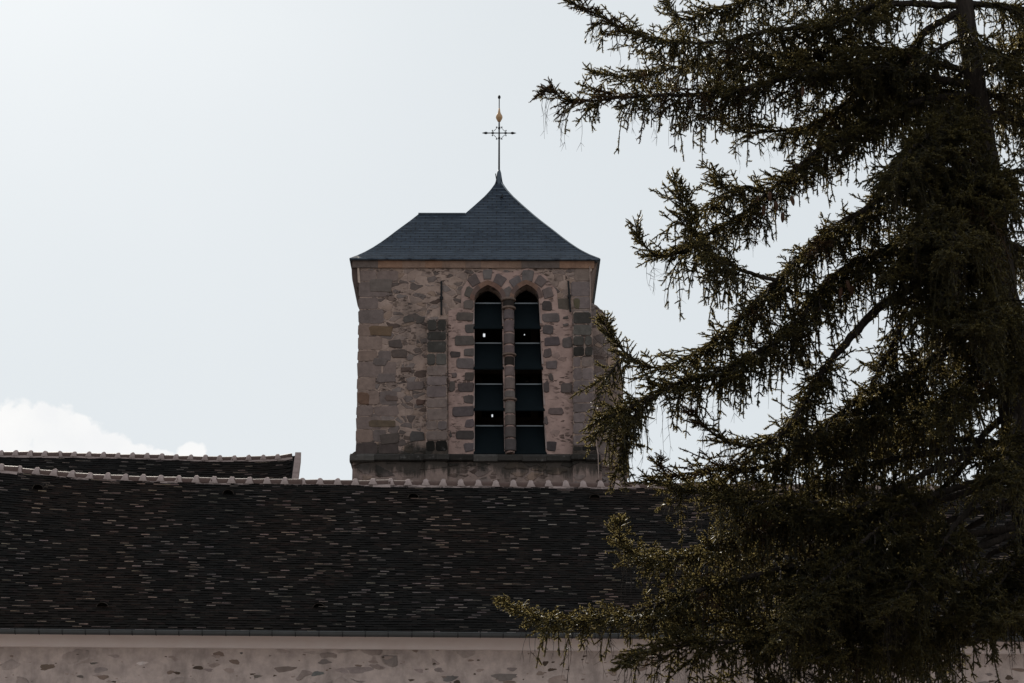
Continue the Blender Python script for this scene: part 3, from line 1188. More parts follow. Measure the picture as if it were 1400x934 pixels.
# shallow pilaster buttresses with lichened caps
def pilaster(xa, xb_, ytop, wid_bot):
    p = MB()
    x0, x1 = T(xa, ytop)[0], T(xb_, ytop)[0]
    xb0, xb1 = T(xa - wid_bot[0], 622)[0], T(xb_ + wid_bot[1], 622)[0]
    zt_, zb_ = T(xa, ytop)[1], z_string - .03
    d = .13
    p.add([(x0, TY, zt_ + .06), (x1, TY, zt_ + .06), (x0, TY - d, zt_), (x1, TY - d, zt_), (xb0, TY - d, zb_), (xb1, TY - d, zb_),
           (xb0, TY + .02, zb_), (xb1, TY + .02, zb_)],
          [(0, 2, 3, 1), (2, 4, 5, 3), (0, 6, 4, 2), (1, 3, 5, 7), (4, 6, 7, 5)], 0)
    q0, q1 = T(xa + .6, ytop + 1), T(xb_ - .6, ytop + 57)
    p.box(q0[0], q1[0], TY - d - .004, TY - d + .002, q1[1], q0[1], 0)
    y = ytop + .8
    row = 0
    while y < 618:
        h = random.uniform(13, 18)
        y1 = min(y + h, 620)
        t = (y - ytop) / (622 - ytop)
        e0, e1 = xa - wid_bot[0] * t + .6, xb_ + wid_bot[1] * t - .6
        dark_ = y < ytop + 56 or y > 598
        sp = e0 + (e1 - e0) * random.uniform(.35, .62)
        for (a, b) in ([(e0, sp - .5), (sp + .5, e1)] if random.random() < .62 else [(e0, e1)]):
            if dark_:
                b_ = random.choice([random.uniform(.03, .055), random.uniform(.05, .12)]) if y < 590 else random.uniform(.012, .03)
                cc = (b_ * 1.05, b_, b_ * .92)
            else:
                cc = random.choice([(.155, .128, .126), (.175, .145, .142), (.14, .118, .116), (.18, .145, .132)])
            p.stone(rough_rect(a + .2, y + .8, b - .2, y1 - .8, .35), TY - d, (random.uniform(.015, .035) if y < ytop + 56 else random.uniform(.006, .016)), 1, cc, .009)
        y = y1
        row += 1
    return p.build('buttress', [M_RUBBLE, M_STONE_LICHEN, M_PANEL], tower)


pilaster(584, 610.5, 438, (2, 2))
pilaster(782.5, 808, 430, (0, 8))

# plinth below the belfry, its weathered string course on top
pl = MB()
px0, px1 = T(479, 640)[0], T(822, 640)[0]
zs0, zs1 = T(650, 634)[1], T(650, 620.5)[1]
pl.box(px0 + .05, px1, TY - .13, TY + .0005, z_base, zs0 + .02)
pl.box(px0 + .05, xl - .001, TY + .001, yf + D2 - .25, z_base, zs0 + .02)
for (a, b) in ((582, 612), (782.5, 818)):
    pl.box(T(a, 640)[0], T(b, 640)[0], TY - .22, TY - .1305, z_base, zs0 + .02)
pl.build('plinth', M_PLINTH, tower)
sc_ = MB()
segs = [(478.2, 580, .20), (580, 614, .30), (614, 780, .20), (780, 820, .30)]
for (a, b, d) in segs:
    x = T(a, 628)[0]
    xe = T(b, 628)[0]
    nst = max(2, int((xe - x) / .5))
    for k in range(nst):
        q0, q1 = x + (xe - x) * k / nst, x + (xe - x) * (k + 1) / nst
        b_ = random.choice([random.uniform(.02, .045), random.uniform(.04, .11)])
        dd = d + random.uniform(-.012, .012)
        zz = random.uniform(-.012, .012)
        pr = [(TY + .01, zs1), (TY - .02, zs1 - .01), (TY - dd, zs1 - .10 + zz), (TY - dd, zs0 + .03 + zz), (TY - dd + .05, zs0 + zz), (TY + .01, zs0)]
        sc_.prism(pr[::-1], q0 + .003, q1 - .003, 0, (b_ * 1.05, b_, b_ * .93))
prs = [(xl + .01, zs1), (xl - .02, zs1 - .01), (px0 - .015, zs1 - .10), (px0 - .015, zs0 + .03), (px0 + .04, zs0), (xl + .01, zs0)]
n = len(prs)
sc_.add([(a, TY - .195, b) for a, b in prs] + [(a, yf + D2 - .25, b) for a, b in prs],
        [(i, (i + 1) % n, n + (i + 1) % n, n + i) for i in range(n)] + [tuple(range(n))[::-1]], 0, (.075, .066, .06))
sc_.build('string_course', M_STONE_LICHEN, tower)

# cornice: thin dressed band on the front, deep coved corbels along both sides
co = MB()
zc_t, zc_b = T(650, 355.5)[1], T(650, 367)[1]
x = T(481.5, 360)[0]
xe = T(812, 360)[0]
while x < xe - .05:
    w_ = min(random.uniform(.35, .75), xe - x)
    if xe - x - w_ < .2:
        w_ = xe - x
    cc = random.choice([(.25, .175, .135), (.22, .165, .14), (.28, .18, .13), (.19, .155, .14), (.15, .125, .115), (.27, .19, .15)])
    pr = [(TY + .01, zc_b), (TY - .045, zc_b), (TY - .05, zc_b + .02), (TY - .03, zc_b + .035), (TY - .05, zc_t - .07), (TY - .10, zc_t - .045), (TY - .10, zc_t), (TY + .01, zc_t)]
    co.prism(pr[::-1], x + .002, x + w_ - .002, 0, cc)
    x += w_
zlow = T(489, 376)[1]


def side_cornice(x_in, x_out, y0, y1, rnd, zl):
    s = 1 if x_out > x_in else -1
    w_ = abs(x_out - x_in)
    prof = [(x_in, zl)]
    if rnd:
        for (u, v) in [(.35, .04), (.62, .14), (.80, .28), (.86, .45), (.92, .75), (1.0, 1.0)]:
            prof.append((x_in + s * w_ * u, zl + (zc_t - zl) * v))
    else:
        for (u, v) in [(.10, .05), (.42, .42), (.70, .70), (.96, .97), (1.0, 1.0)]:
            prof.append((x_in + s * w_ * u, zl + (zc_t - zl) * v))
    prof.append((x_in, zc_t))
    n = len(prof)
    ff = [(i, (i + 1) % n, n + (i + 1) % n, n + i) for i in range(n)] + [tuple(range(n))[::-1], tuple(range(n, 2 * n))]
    co.add([(a, y0, b) for a, b in prof] + [(a, y1, b) for a, b in prof], ff, 0, (.085, .062, .055) if rnd else (.15, .11, .095))
    # pale mortar line along the arris of the wall
    co.add([(x_in - s * .012, TY - .03, zl + .1), (x_in + s * .05, TY - .02, zl + .12), (x_in + s * .34 * w_ + .0, TY - .02, zc_t - .10), (x_in + s * .16 * w_, TY - .03, zc_t - .08)],
           [(0, 1, 2, 3)], 0, (.42, .34, .29))


side_cornice(xl, xcl + .02, TY + .02, TY + 1.9, True, T(489, 391)[1])
side_cornice(xr, xcr - .03, TY + .02, yb - .1, False, zlow + .02)
co.build('cornice', M_STONE, tower)

# slate roof: levels (distance in from the eave, height) of the flared slope
sc_r = 1.0 / ppm
PROF = [(0, 0), (12, 9.6), (24, 20.8), (36, 34), (47, 47), (60, 63.5), (84, 93), (104, 120), (118, 139.5), (127, 154), (133, 166), (135.5, 176)]
PROF = [(d * sc_r, h * sc_r) for d, h in PROF]
z0r = T(650, 356)[1] - .01
HALF = DP / 2
dmax = PROF[-1][0]


def level(d):
    return float(np.interp(d, [p[0] for p in PROF], [p[1] for p in PROF]))


lv = sorted(set([round(x, 4) for x in list(np.linspace(0, D2 / 2, 10)) + list(np.linspace(D2 / 2, dmax, 16))]))
rv, rfc, ruv = [], [], []


def rquad(pts, uvs):
    o = len(rv)
    rv.extend(pts)
    rfc.append(list(range(o, o + len(pts))))
    ruv.extend(uvs)


slen = [0.0]
for a, b in zip(lv[:-1], lv[1:]):
    slen.append(slen[-1] + math.hypot(b - a, level(b) - level(a)))
for (a, b, s0, s1) in zip(lv[:-1], lv[1:], slen[:-1], slen[1:]):
    za, zb2 = z0r + level(a), z0r + level(b)
    in_wing = b <= D2 / 2 + 1e-4
    xa0, xb0 = (xcl + a, xcl + b) if in_wing else (xp + a, xp + b)
    # front
    rquad([(xa0, yf + a, za), (xcr - a, yf + a, za), (xcr - b, yf + b, zb2), (xb0, yf + b, zb2)], [(xa0, s0), (xcr - a, s0), (xcr - b, s1), (xb0, s1)])
    # right
    rquad([(xcr - a, yf + a, za), (xcr - a, yb - a, za), (xcr - b, yb - b, zb2), (xcr - b, yf + b, zb2)], [(yf + a, s0), (yb - a, s0), (yb - b, s1), (yf + b, s1)])
    # back of the pyramid
    rquad([(xcr - a, yb - a, za), (xp + a, yb - a, za), (xp + b, yb - b, zb2), (xcr - b, yb - b, zb2)], [(-xcr + a, s0), (-xp - a, s0), (-xp - b, s1), (-xcr + b, s1)])
    # left of the pyramid (starts behind the wing while below its ridge)
    ya, yb_2 = (yf + D2 - a, yf + D2 - b) if in_wing else (yf + a, yf + b)
    rquad([(xp + a, yb - a, za), (xp + a, ya, za), (xp + b, yb_2, zb2), (xp + b, yb - b, zb2)], [(-yb + a, s0), (-ya, s0), (-yb_2, s1), (-yb + b, s1)])
    if in_wing:
        rquad([(xcl + a, yf + D2 - a, za), (xcl + a, yf + a, za), (xcl + b, yf + b, zb2), (xcl + b, yf + D2 - b, zb2)],
              [(-yf - D2 + a, s0), (-yf - a, s0), (-yf - b, s1), (-yf - D2 + b, s1)])
        rquad([(xp + a, yf + D2 - a, za), (xcl + a, yf + D2 - a, za), (xcl + b, yf + D2 - b, zb2), (xp + b, yf + D2 - b, zb2)],
              [(-xp - a, s0), (-xcl - a, s0), (-xcl - b, s1), (-xp - b, s1)])
# soffit just under the slates
e = .02
for (x0, x1, y0, y1) in ((xcl + e, xp - .001, yf + e, yf + D2 - e), (xp, xcr - e, yf + e, yb - e)):
    rquad([(x0, y0, z0r - .035), (x0, y1, z0r - .035), (x1, y1, z0r - .035), (x1, y0, z0r - .035)], [(0, 0)] * 4)
# eave edge thickness
for (a, b) in (((xcl, yf), (xcr, yf)), ((xcr, yf), (xcr, yb)), ((xcl, yf + D2), (xcl, yf)), ((xp, yb), (xp, yf + D2)), ((xcr, yb), (xp, yb))):
    rquad([(a[0], a[1], z0r - .03), (b[0], b[1], z0r - .03), (b[0], b[1], z0r), (a[0], a[1], z0r)], [(0, 0.02), (.05, 0.02), (.05, .03), (0, .03)])
me = bpy.data.meshes.new('roof')
me.from_pydata(rv, [], rfc)
uvl = me.uv_layers.new(name='slope')
uvl.data.foreach_set('uv', np.array(ruv, np.float32).ravel())
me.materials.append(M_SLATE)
me.update()
troof = link('roof', me, tower)
# hip flashings and roof hook
hp = MB()
zz = [(xcr - d * sc_r0, yf + d * sc_r0, z0r + level(d * sc_r0)) for d, sc_r0 in ((d, sc_r) for d in np.linspace(0, 133, 22))]
hp.tube([(p[0] - .035, p[1] - .004, p[2] + .004) for p in zz], .017, 6)
hp.build('hip_flashing', M_RAIL, troof)
rt = MB()
zr_ = z0r + level(D2 / 2)
rt.tube([(xcl + D2 / 2, yf + D2 / 2, zr_ + .01), (xp + D2 / 2 + .03, yf + D2 / 2, zr_ + .012)], .03, 8)
rt.build('ridge_flashing', M_LEAD, troof)
hk = MB()
ph = at(683, 271, yf + 112 * sc_r)
hk.tube([(ph[0], ph[1] + .1, ph[2] + .1), (ph[0], ph[1] - .06, ph[2] + .05), (ph[0], ph[1] - .10, ph[2] - .02), (ph[0] - .05, ph[1] - .08, ph[2] - .03)], .022, 6)
hk.build('roof_hook', M_IRON, troof)

# lead-capped finial, iron cross and gilded bulb
AX, AY = (xp + xcr) / 2, (yf + yb) / 2
apz = z0r + PROF[-1][1]


def zt_at(py):
    return at(681, py, AY)[2]


fn = MB()
zf0 = z0r + level(118 * sc_r)
zf1 = zt_at(233)
hf = zf1 - zf0
fn.lathe([(.285, -.05), (.25, .02), (.17, hf * .22), (.125, hf * .42), (.085, hf * .66), (.055, hf * .9), (.03, hf), (.012, hf + .01)], (AX, AY, zf0), 4 * 4)
fin = fn.build('finial_cap', M_LEAD, tower, smooth=True)
fw = MB()
fw.tube([(AX - .07, AY - .05, zt_at(246)), (AX - .09, AY - .05, zt_at(239))], .012, 5)
fw.build('finial_hook', M_IRON, fin)
cr = MB()
zc = zt_at(182.5)
zt1 = zt_at(131)
cr.tube([(AX, AY, zf1 - .1), (AX, AY, zt_at(168))], [.024, .019], 8)
cr.tube([(AX, AY, zt_at(150)), (AX, AY, zt1)], .013, 8)
AW = 20.5 * sc_r
cr.tube([(AX - AW, AY, zc), (AX + AW, AY, zc)], .015, 8)
for s in (-1, 1):       # spear ends and collars
    cr.tube([(AX + s * (AW - .06), AY, zc), (AX + s * (AW - .02), AY, zc), (AX + s * (AW + .08), AY, zc)], [.02, .038, .004], 8)
    cr.tube([(AX + s * .13, AY, zc), (AX + s * .165, AY, zc), (AX + s * .20, AY, zc)], [.02, .034, .02], 8)
for dz in (.14, -.14):
    cr.lathe([(.02, -.04), (.036, 0), (.02, .04)], (AX, AY, zc + dz), 8)
cr.lathe([(.006, -.06), (.032, -.03), (.038, 0), (.03, .035), (.005, .06)], (AX, AY, zt_at(133.5)), 10)
# scrollwork in the four angles
for sx in (-1, 1):
    for sz in (-1, 1):
        pts = []
        for k in range(9):
            t = k / 8
            a = math.pi * (.0 + 1.0 * t)
            pts.append((AX + sx * (.04 + .14 * t), AY, zc + sz * (.175 - .13 * math.sin(t * math.pi / 2) * 1.0 + .0)))
        cr.tube(pts, .0075, 5)
        for (u, v) in ((.07, .165), (.175, .07)):
            cr.lathe([(.003, -.022), (.02, 0), (.003, .022)], (AX + sx * u, AY, zc + sz * v), 8)
cross = cr.build('cross', M_IRON, tower, smooth=False)
gb = MB()
zb0, zb1 = zt_at(167.5), zt_at(149)
h = zb1 - zb0
gb.lathe([(.02, 0), (.045, h * .06), (.052, h * .12), (.075, h * .22), (.088, h * .34), (.08, h * .46), (.05, h * .6), (.03, h * .75), (.02, h), (.01, h + .01)],
         (AX, AY, zb0), 16)
gb.build('gilded_bulb', M_GOLD, cross, smooth=True)

# wrought iron wall anchors and the lightning conductor
for (xa, y0, y1, lean) in ((603.5, 385, 431, 0), (776.5, 387, 429, 3.0)):
    an = MB()
    p0, p1 = T(xa + lean, y1), T(xa, y0)
    an.tube([(p0[0], TY - .05, p0[1]), (p1[0], TY - .05, p1[1])], .026, 6)
    mx, mz = (p0[0] + p1[0]) / 2, (p0[1] + p1[1]) / 2
    an.tube([(mx, TY + .02, mz), (mx, TY - .085, mz)], .045, 8)
    an.build('wall_anchor', M_IRON, tower)
lc = MB()
lp = [(806, 366, .06), (806.8, 400, .035), (807.5, 440, .035), (809, 500, .13), (811, 560, .13), (816, 615, .13), (818, 622, .35), (819, 656, .35)]
lc.tube([(at(a, b, TY - c_)[0], TY - c_, at(a, b, TY - c_)[2]) for a, b, c_ in lp], .011, 5)
lc.build('lightning_conductor', M_CABLE, tower)

# stair turret with a domed stone cap against the right side
tu = MB()
tcx = T(802, 500)[0]
tr = T(857.5, 600)[0] - tcx
tyc = TY + .35 + tr
tz0, tz1 = T(850, 510)[1], T(808, 424)[1]
tz1 = at(800, 415, tyc)[2]
prof = [(tr + .06, z_base), (tr + .06, zs0), (tr + .10, zs0 + .02), (tr + .10, zs0 + .09), (tr, zs1 + .02), (tr, tz0)]
for k in range(1, 10):
    t = k / 9
    prof.append((max(.02, tr * math.cos(t * math.pi / 2) ** .9), tz0 + (tz1 - tz0) * math.sin(t * math.pi / 2) ** 1.15))
tu.lathe(prof, (tcx, tyc, 0), 40)
tu.build('stair_turret', M_TURRET, tower, smooth=False)

# ------------------------------------------------------------------ spruce in front on the right
TRUNK = [(1314, -420, 22), (1310, -200, 22), (1318, 0, 22), (1331, 100, 22), (1345, 190, 22), (1362, 340, 22), (1379, 450, 22), (1388, 560, 22), (1398, 640, 22), (1409, 700, 22), (1430, 800, 22), (1449, 900, 22), (1470, 1010, 22), (1520, 1300, 22), (1570, 1640, 22)]
tpts = [at(*p) for p in TRUNK]
base = tpts[-1] + (tpts[-1] - tpts[-2]) * ((-.3 - tpts[-1][2]) / (tpts[-1][2] - tpts[-2][2]))
tpts.append(base)
spruce = empty('spruce_tree', (base[0], base[1], 0), 'tall dark spruce with drooping branches in front of the church at the right', 'tree')
tpts = [p for p in tpts]
top = tpts[0] + np.array([-.1, 0, 3.5])
tpts = [top] + tpts
hz = np.array([p[2] for p in tpts])
trad = np.interp(hz, [0, 3, 6, 10, 14, 19], [.36, .27, .215, .165, .10, .02])


def smooth_path(pts, step):
    """Catmull-Rom through pts, resampled at about step"""
    pts = [np.array(p, float) for p in pts]
    P = [2 * pts[0] - pts[1]] + pts + [2 * pts[-1] - pts[-2]]
    out = []
    for i in range(1, len(P) - 2):
        n = max(2, int(np.linalg.norm(P[i + 1] - P[i]) / step))
        for k in range(n):
            t = k / n
            out.append(.5 * ((2 * P[i]) + (-P[i - 1] + P[i + 1]) * t + (2 * P[i - 1] - 5 * P[i] + 4 * P[i + 1] - P[i + 2]) * t * t +
                             (-P[i - 1] + 3 * P[i] - 3 * P[i + 1] + P[i + 2]) * t ** 3))
    out.append(pts[-1])
    return np.array(out)


tk = MB()
sp = smooth_path(tpts, .12)
srad = np.interp(sp[:, 2], [0, 3, 6, 10, 14, 19], [.36, .27, .215, .165, .10, .02])
srad = srad * (1 + .05 * np.sin(np.arange(len(sp)) * 1.3) + RNG.normal(0, .02, len(sp)))
tk.tube(sp, list(srad), 18)
tk.build('trunk', M_BARK, spruce, smooth=True)
del tpts


class Foliage:
    def __init__(self):
        self.b, self.d, self.l, self.r, self.dry = [], [], [], [], []
        self.twigs = []

    def shoots(self, b, d, l, r, dry):
        self.b.append(b)
        self.d.append(d)
        self.l.append(l)
        self.r.append(r)
        self.dry.append(np.full(len(b), dry))

    def build(self, name, parent):
        B = np.concatenate(self.b)
        Dv = np.concatenate(self.d)
        L = np.concatenate(self.l)
        Rr = np.concatenate(self.r)
        dry = np.concatenate(self.dry)
        Dv = Dv / (np.linalg.norm(Dv, axis=1, keepdims=True) + 1e-9)
        n = len(B)
        ref = np.where(np.abs(Dv[:, 2:3]) < .9, np.array([[0, 0, 1.0]]), np.array([[1.0, 0, 0]]))
        U = np.cross(Dv, ref)
        U /= np.linalg.norm(U, axis=1, keepdims=True)
        V = np.cross(Dv, U)
        verts, faces, mats = [], [], []
        off = 0
        # spindle core, 3-sided
        cr_ = Rr * .44
        ring = []
        for (t, q) in ((0, .6), (.35, 1.0), (.86, .8)):
            for k in range(3):
                a = 2 * math.pi * k / 3
                ring.append(B + Dv * (L * t)[:, None] + (U * math.cos(a) + V * math.sin(a)) * (cr_ * q)[:, None])
        ring.append(B + Dv * (L * 1.04)[:, None])
        core = np.stack(ring, 1).reshape(-1, 3)            # 10 per shoot
        tri = []
        for k in range(3):
            a, b = k, (k + 1) % 3
            tri += [(a, b, 3 + b), (a, 3 + b, 3 + a), (3 + a, 3 + b, 6 + b), (3 + a, 6 + b, 6 + a), (6 + a, 6 + b, 9)]
        tri = np.array(tri)
        fc = (np.arange(n)[:, None, None] * 10 + tri[None]).reshape(-1, 3)
        verts.append(core)
        faces.append(fc)
        mats.append(np.repeat(dry, len(tri)))
        off += len(core)
        K = 9
        for k in range(K):
            s = (k + RNG.random(n)) / K
            a = RNG.random(n) * 2 * math.pi + k * 2.4
            rad = (U * np.cos(a)[:, None] + V * np.sin(a)[:, None])
            p = B + Dv * (L * s)[:, None]
            w = .0055 + .002 * RNG.random(n)
            tip = p + Dv * (Rr * RNG.uniform(.25, .85, n))[:, None] + rad * (Rr * RNG.uniform(.85, 1.3, n))[:, None]
            b0 = p - Dv * w[:, None]
            b1 = p + Dv * w[:, None]
            q = np.stack([b0, b1, tip], 1).reshape(-1, 3)
            verts.append(q)
            faces.append(np.arange(n * 3).reshape(-1, 3) + off)
            mats.append(dry)
            off += n * 3
        # twigs
        tv, tf = [], []
        for (P, r0) in self.twigs:
            m = len(P)
            d = np.gradient(P, axis=0)
            d /= (np.linalg.norm(d, axis=1, keepdims=True) + 1e-9)
            rf_ = np.where(np.abs(d[:, 2:3]) < .9, np.array([[0, 0, 1.0]]), np.array([[1.0, 0, 0]]))
            u = np.cross(d, rf_)
            u /= np.linalg.norm(u, axis=1, keepdims=True)
            v = np.cross(d, u)
            rr = (r0 * np.linspace(1, .35, m))[:, None]
            vs = np.stack([P + (u * math.cos(a) + v * math.sin(a)) * rr for a in (0, 2.094, 4.189)], 1).reshape(-1, 3)
            for i in range(m - 1):
                for k in range(3):
                    a, b = i * 3 + k, i * 3 + (k + 1) % 3
                    tf.append((off + a, off + b, off + b + 3))
                    tf.append((off + a, off + b + 3, off + a + 3))
            tv.append(vs)
            off += len(vs)
        if tv:
            verts.append(np.concatenate(tv))
            faces.append(np.array(tf))
            mats.append(np.full(len(tf), 2))
        Vv = np.concatenate(verts).astype(np.float32)
        Ff = np.concatenate(faces).astype(np.int32)
        Mm = np.concatenate(mats).astype(np.int32)
        me = bpy.data.meshes.new(name)
        me.vertices.add(len(Vv))
        me.vertices.foreach_set('co', Vv.ravel())
        me.loops.add(len(Ff) * 3)
        me.loops.foreach_set('vertex_index', Ff.ravel())
        me.polygons.add(len(Ff))
        me.polygons.foreach_set('loop_start', np.arange(0, len(Ff) * 3, 3, dtype=np.int32))
        me.polygons.foreach_set('material_index', Mm)
        for m in (M_NEEDLE, M_DRY, M_BARK):
            me.materials.append(m)
        me.update(calc_edges=True)
        return link(name, me, parent), len(Ff)


NSHOOT = 0
UPV = np.array([0, 0, 1.0])
DNV = -UPV


def unit(v):
    return v / (np.linalg.norm(v) + 1e-9)


def frame(P):
    T_ = np.gradient(P, axis=0)
    T_ /= (np.linalg.norm(T_, axis=1, keepdims=True) + 1e-9)
    sl = np.concatenate([[0], np.cumsum(np.linalg.norm(np.diff(P, axis=0), axis=1))])
    return T_, sl


def branchlet(fo, p, d0, ln, g, isdry, dens):
    """one needle-clad twig with its side shoots; g: how much it hangs"""
    ns = max(4, int(ln / .066) + 1)
    q = np.linspace(0, 1, ns)
    C = p + d0 * (ln * q * (1 - .35 * min(1, max(g, 0)) * q))[:, None] + DNV * (ln * .55 * g * q * q)[:, None]
    C = C + np.cumsum(RNG.normal(0, .005, C.shape), axis=0)
    fo.twigs.append((C, .0055 if ln > .2 else .0042))
    dC = np.gradient(C, axis=0)
    dC /= (np.linalg.norm(dC, axis=1, keepdims=True) + 1e-9)
    base_i = np.arange(0, ns - 1)
    fo.shoots(C[base_i], dC[base_i], np.linalg.norm(np.diff(C, axis=0), axis=1) * 1.2, RNG.uniform(.0155, .021, len(base_i)), isdry)
    fo.shoots(C[-1:], dC[-1:], np.array([RNG.uniform(.06, .12)]), np.array([.0195]), isdry)
    for rp in range(2):
        idx = np.arange(1, ns)
        idx = idx[RNG.random(len(idx)) < .88 * dens]
        if not len(idx):
            continue
        k = len(idx)
        dd = dC[idx]
        sv = np.cross(dd, UPV + RNG.normal(0, .3, (k, 3)))
        sv /= (np.linalg.norm(sv, axis=1, keepdims=True) + 1e-9)
        sgn = np.where((idx + rp) % 2 == 0, 1.0, -1.0)[:, None]
        drop = RNG.uniform(-.3, .3, (k, 1)) if g < .6 else RNG.uniform(-.3, .6, (k, 1))
        d3 = dd * RNG.uniform(.3, .85, (k, 1)) + sv * sgn * RNG.uniform(.55, 1.1, (k, 1)) - UPV * drop + RNG.normal(0, .15, (k, 3))
        l3 = RNG.uniform(.05, .14, k) * (1.15 - .4 * q[idx])
        fo.shoots(C[idx], d3, l3, RNG.uniform(.017, .024, k), isdry)


def dress(fo, P, hang, t0, tipup, dens, dry, fan=1.0, tipL=.5):
    """hang branchlets from a limb or side branch: curtains below, spreading shoots at the tip"""
    T_, sl = frame(P)
    tot = sl[-1]
    m = len(P)
    s = tot * t0 + .01
    drun = 0
    while s < tot:
        t = s / tot
        i = min(m - 1, int(np.searchsorted(sl, s)))
        p, tg = P[i], T_[i]
        sd = unit(np.cross(tg, UPV))
        tip = t > 1 - tipup
        if RNG.random() < .10:
            drun = RNG.random() < dry * 1.3
        for sg in (-1, 1):
            isdry = 1 if drun and RNG.random() < .8 else 0
            if tip:
                k = (1 - t) / tipup
                ln = (.09 + tipL * k) * RNG.uniform(.6, 1.1)
                d0 = unit(tg * .9 + sd * sg * RNG.uniform(.2, .95) * fan + UPV * RNG.uniform(-.35, .6))
                g = RNG.uniform(-.15, .5) * (.3 + k)
            else:
                env = min(1.0, (t - t0) / .12 + .4) * (.6 + .4 * (1 - t) / (1 - t0))
                ln = hang * env * RNG.uniform(.3, 1.2)
                if RNG.random() < .06:
                    ln *= 1.5
                d0 = unit(tg * RNG.uniform(.0, .7) + sd * sg * RNG.uniform(.1, .9) * fan + UPV * RNG.uniform(-.5, .25))
                g = RNG.uniform(1.0, 2.0)
                if RNG.random() < .22:        # a short one standing up on the limb
                    ln = RNG.uniform(.10, .28)
                    d0 = unit(tg * RNG.uniform(.2, .9) + sd * sg * RNG.uniform(0, .8) + UPV * RNG.uniform(.4, 1.0))
                    g = .05
            branchlet(fo, p, d0, ln, g, isdry, dens)
        s += RNG.uniform(.062, .108) / max(.25, dens)
    fo.shoots(P[-3:-1], T_[-3:-1], np.array([.12, .15]), np.array([.016, .016]), 0)


def limb(px, y0, y1, r0=.05, hang=.5, t0=.12, dens=1.0, tipup=.25, dry=.10, side=True, smax=.85):
    """a main limb: px is its run as surveyed, y0 -> y1 its depth at trunk and tip.
    It carries side branches to both sides, and all of them carry drooping foliage."""
    global NSHOOT
    if abs(px[0][0] - 1360) < 80 and y0 == 22:
        px = [(float(np.interp(px[0][1], [q[1] for q in TRUNK], [q[0] for q in TRUNK])), px[0][1])] + px[1:]
    n = len(px)
    pts = [at(a, b, y0 + (y1 - y0) * (i / (n - 1))) for i, (a, b) in enumerate(px)]
    P = smooth_path(pts, .05)
    T_, sl = frame(P)
    m = len(P)
    tot = sl[-1]
    tt = sl / tot
    mb = MB()
    rr = r0 * .8 * (1 - tt) ** .9 + .007
    mb.tube(P + RNG.normal(0, .005, P.shape), list(rr), 8)
    fo = Foliage()
    dress(fo, P, hang, t0, tipup, dens, dry)
    # needle-clad sleeve along the limb itself
    i0 = int(m * min(.95, t0 + .15))
    idx = np.repeat(np.arange(i0, m - 1), 3)
    k = len(idx)
    rad = RNG.normal(0, 1, (k, 3))
    rad -= T_[idx] * np.sum(rad * T_[idx], axis=1, keepdims=True)
    rad /= (np.linalg.norm(rad, axis=1, keepdims=True) + 1e-9)
    fo.shoots(P[idx] + rad * rr[idx][:, None] * .8, T_[idx] * .8 + rad * .6, RNG.uniform(.06, .13, k), RNG.uniform(.012, .016, k), 0)
    if side:
        s = tot * max(t0, .12) + RNG.uniform(.05, .2)
        sg = 1
        while s < tot * .93:
            t = s / tot
            i = min(m - 1, int(np.searchsorted(sl, s)))
            tg = T_[i]
            sd = unit(np.cross(tg, UPV))
            ln = smax * min(1, (t - t0) / .2 + .45) * (1.08 - t) * RNG.uniform(.55, 1.15)
            if ln > .16:
                d = unit(tg * RNG.uniform(.35, .9) + sd * sg * RNG.uniform(.6, 1.0) + UPV * RNG.uniform(-.45, .05))
                kk = max(6, int(ln / .05))
                q = np.linspace(0, 1, kk)
                C = P[i] + d * (ln * q)[:, None] + DNV * (ln * RNG.uniform(.05, .42) * q * q)[:, None] + UPV * (ln * .12 * q ** 4)[:, None]
                C += np.cumsum(RNG.normal(0, .006, C.shape), axis=0)
                mb.tube(C, list(np.linspace(max(.008, rr[i] * .5), .005, kk)), 5)
                dress(fo, C, hang * .85, .05, .35, dens, dry, .9, .32)
            sg = -sg
            s += RNG.uniform(.09, .19) / max(.3, dens)
    br = mb.build('branch', M_BARK, spruce, smooth=True)
    # bare dead strings hanging from the limb
    for _ in range(int(tot * 10.0)):
        i = int(RNG.integers(int(m * max(t0, .1)), m - 2))
        ln = RNG.uniform(.18, .35 + hang * .75)
        k = 7
        q = np.linspace(0, 1, k)
        C = P[i] + np.stack([np.cumsum(RNG.normal(0, .014, k)), np.cumsum(RNG.normal(0, .014, k)), -ln * q], 1)
        fo.twigs.append((C, .0038))
        for _b in range(3):
            j = int(RNG.integers(2, k - 1))
            D2_ = C[j] + np.outer(np.linspace(0, 1, 3), np.array([RNG.normal(0, .05), RNG.normal(0, .05), -RNG.uniform(.05, .12)]))
            fo.twigs.append((D2_, .0026))
    o, nf = fo.build('foliage', br)
    NSHOOT += nf
    return P


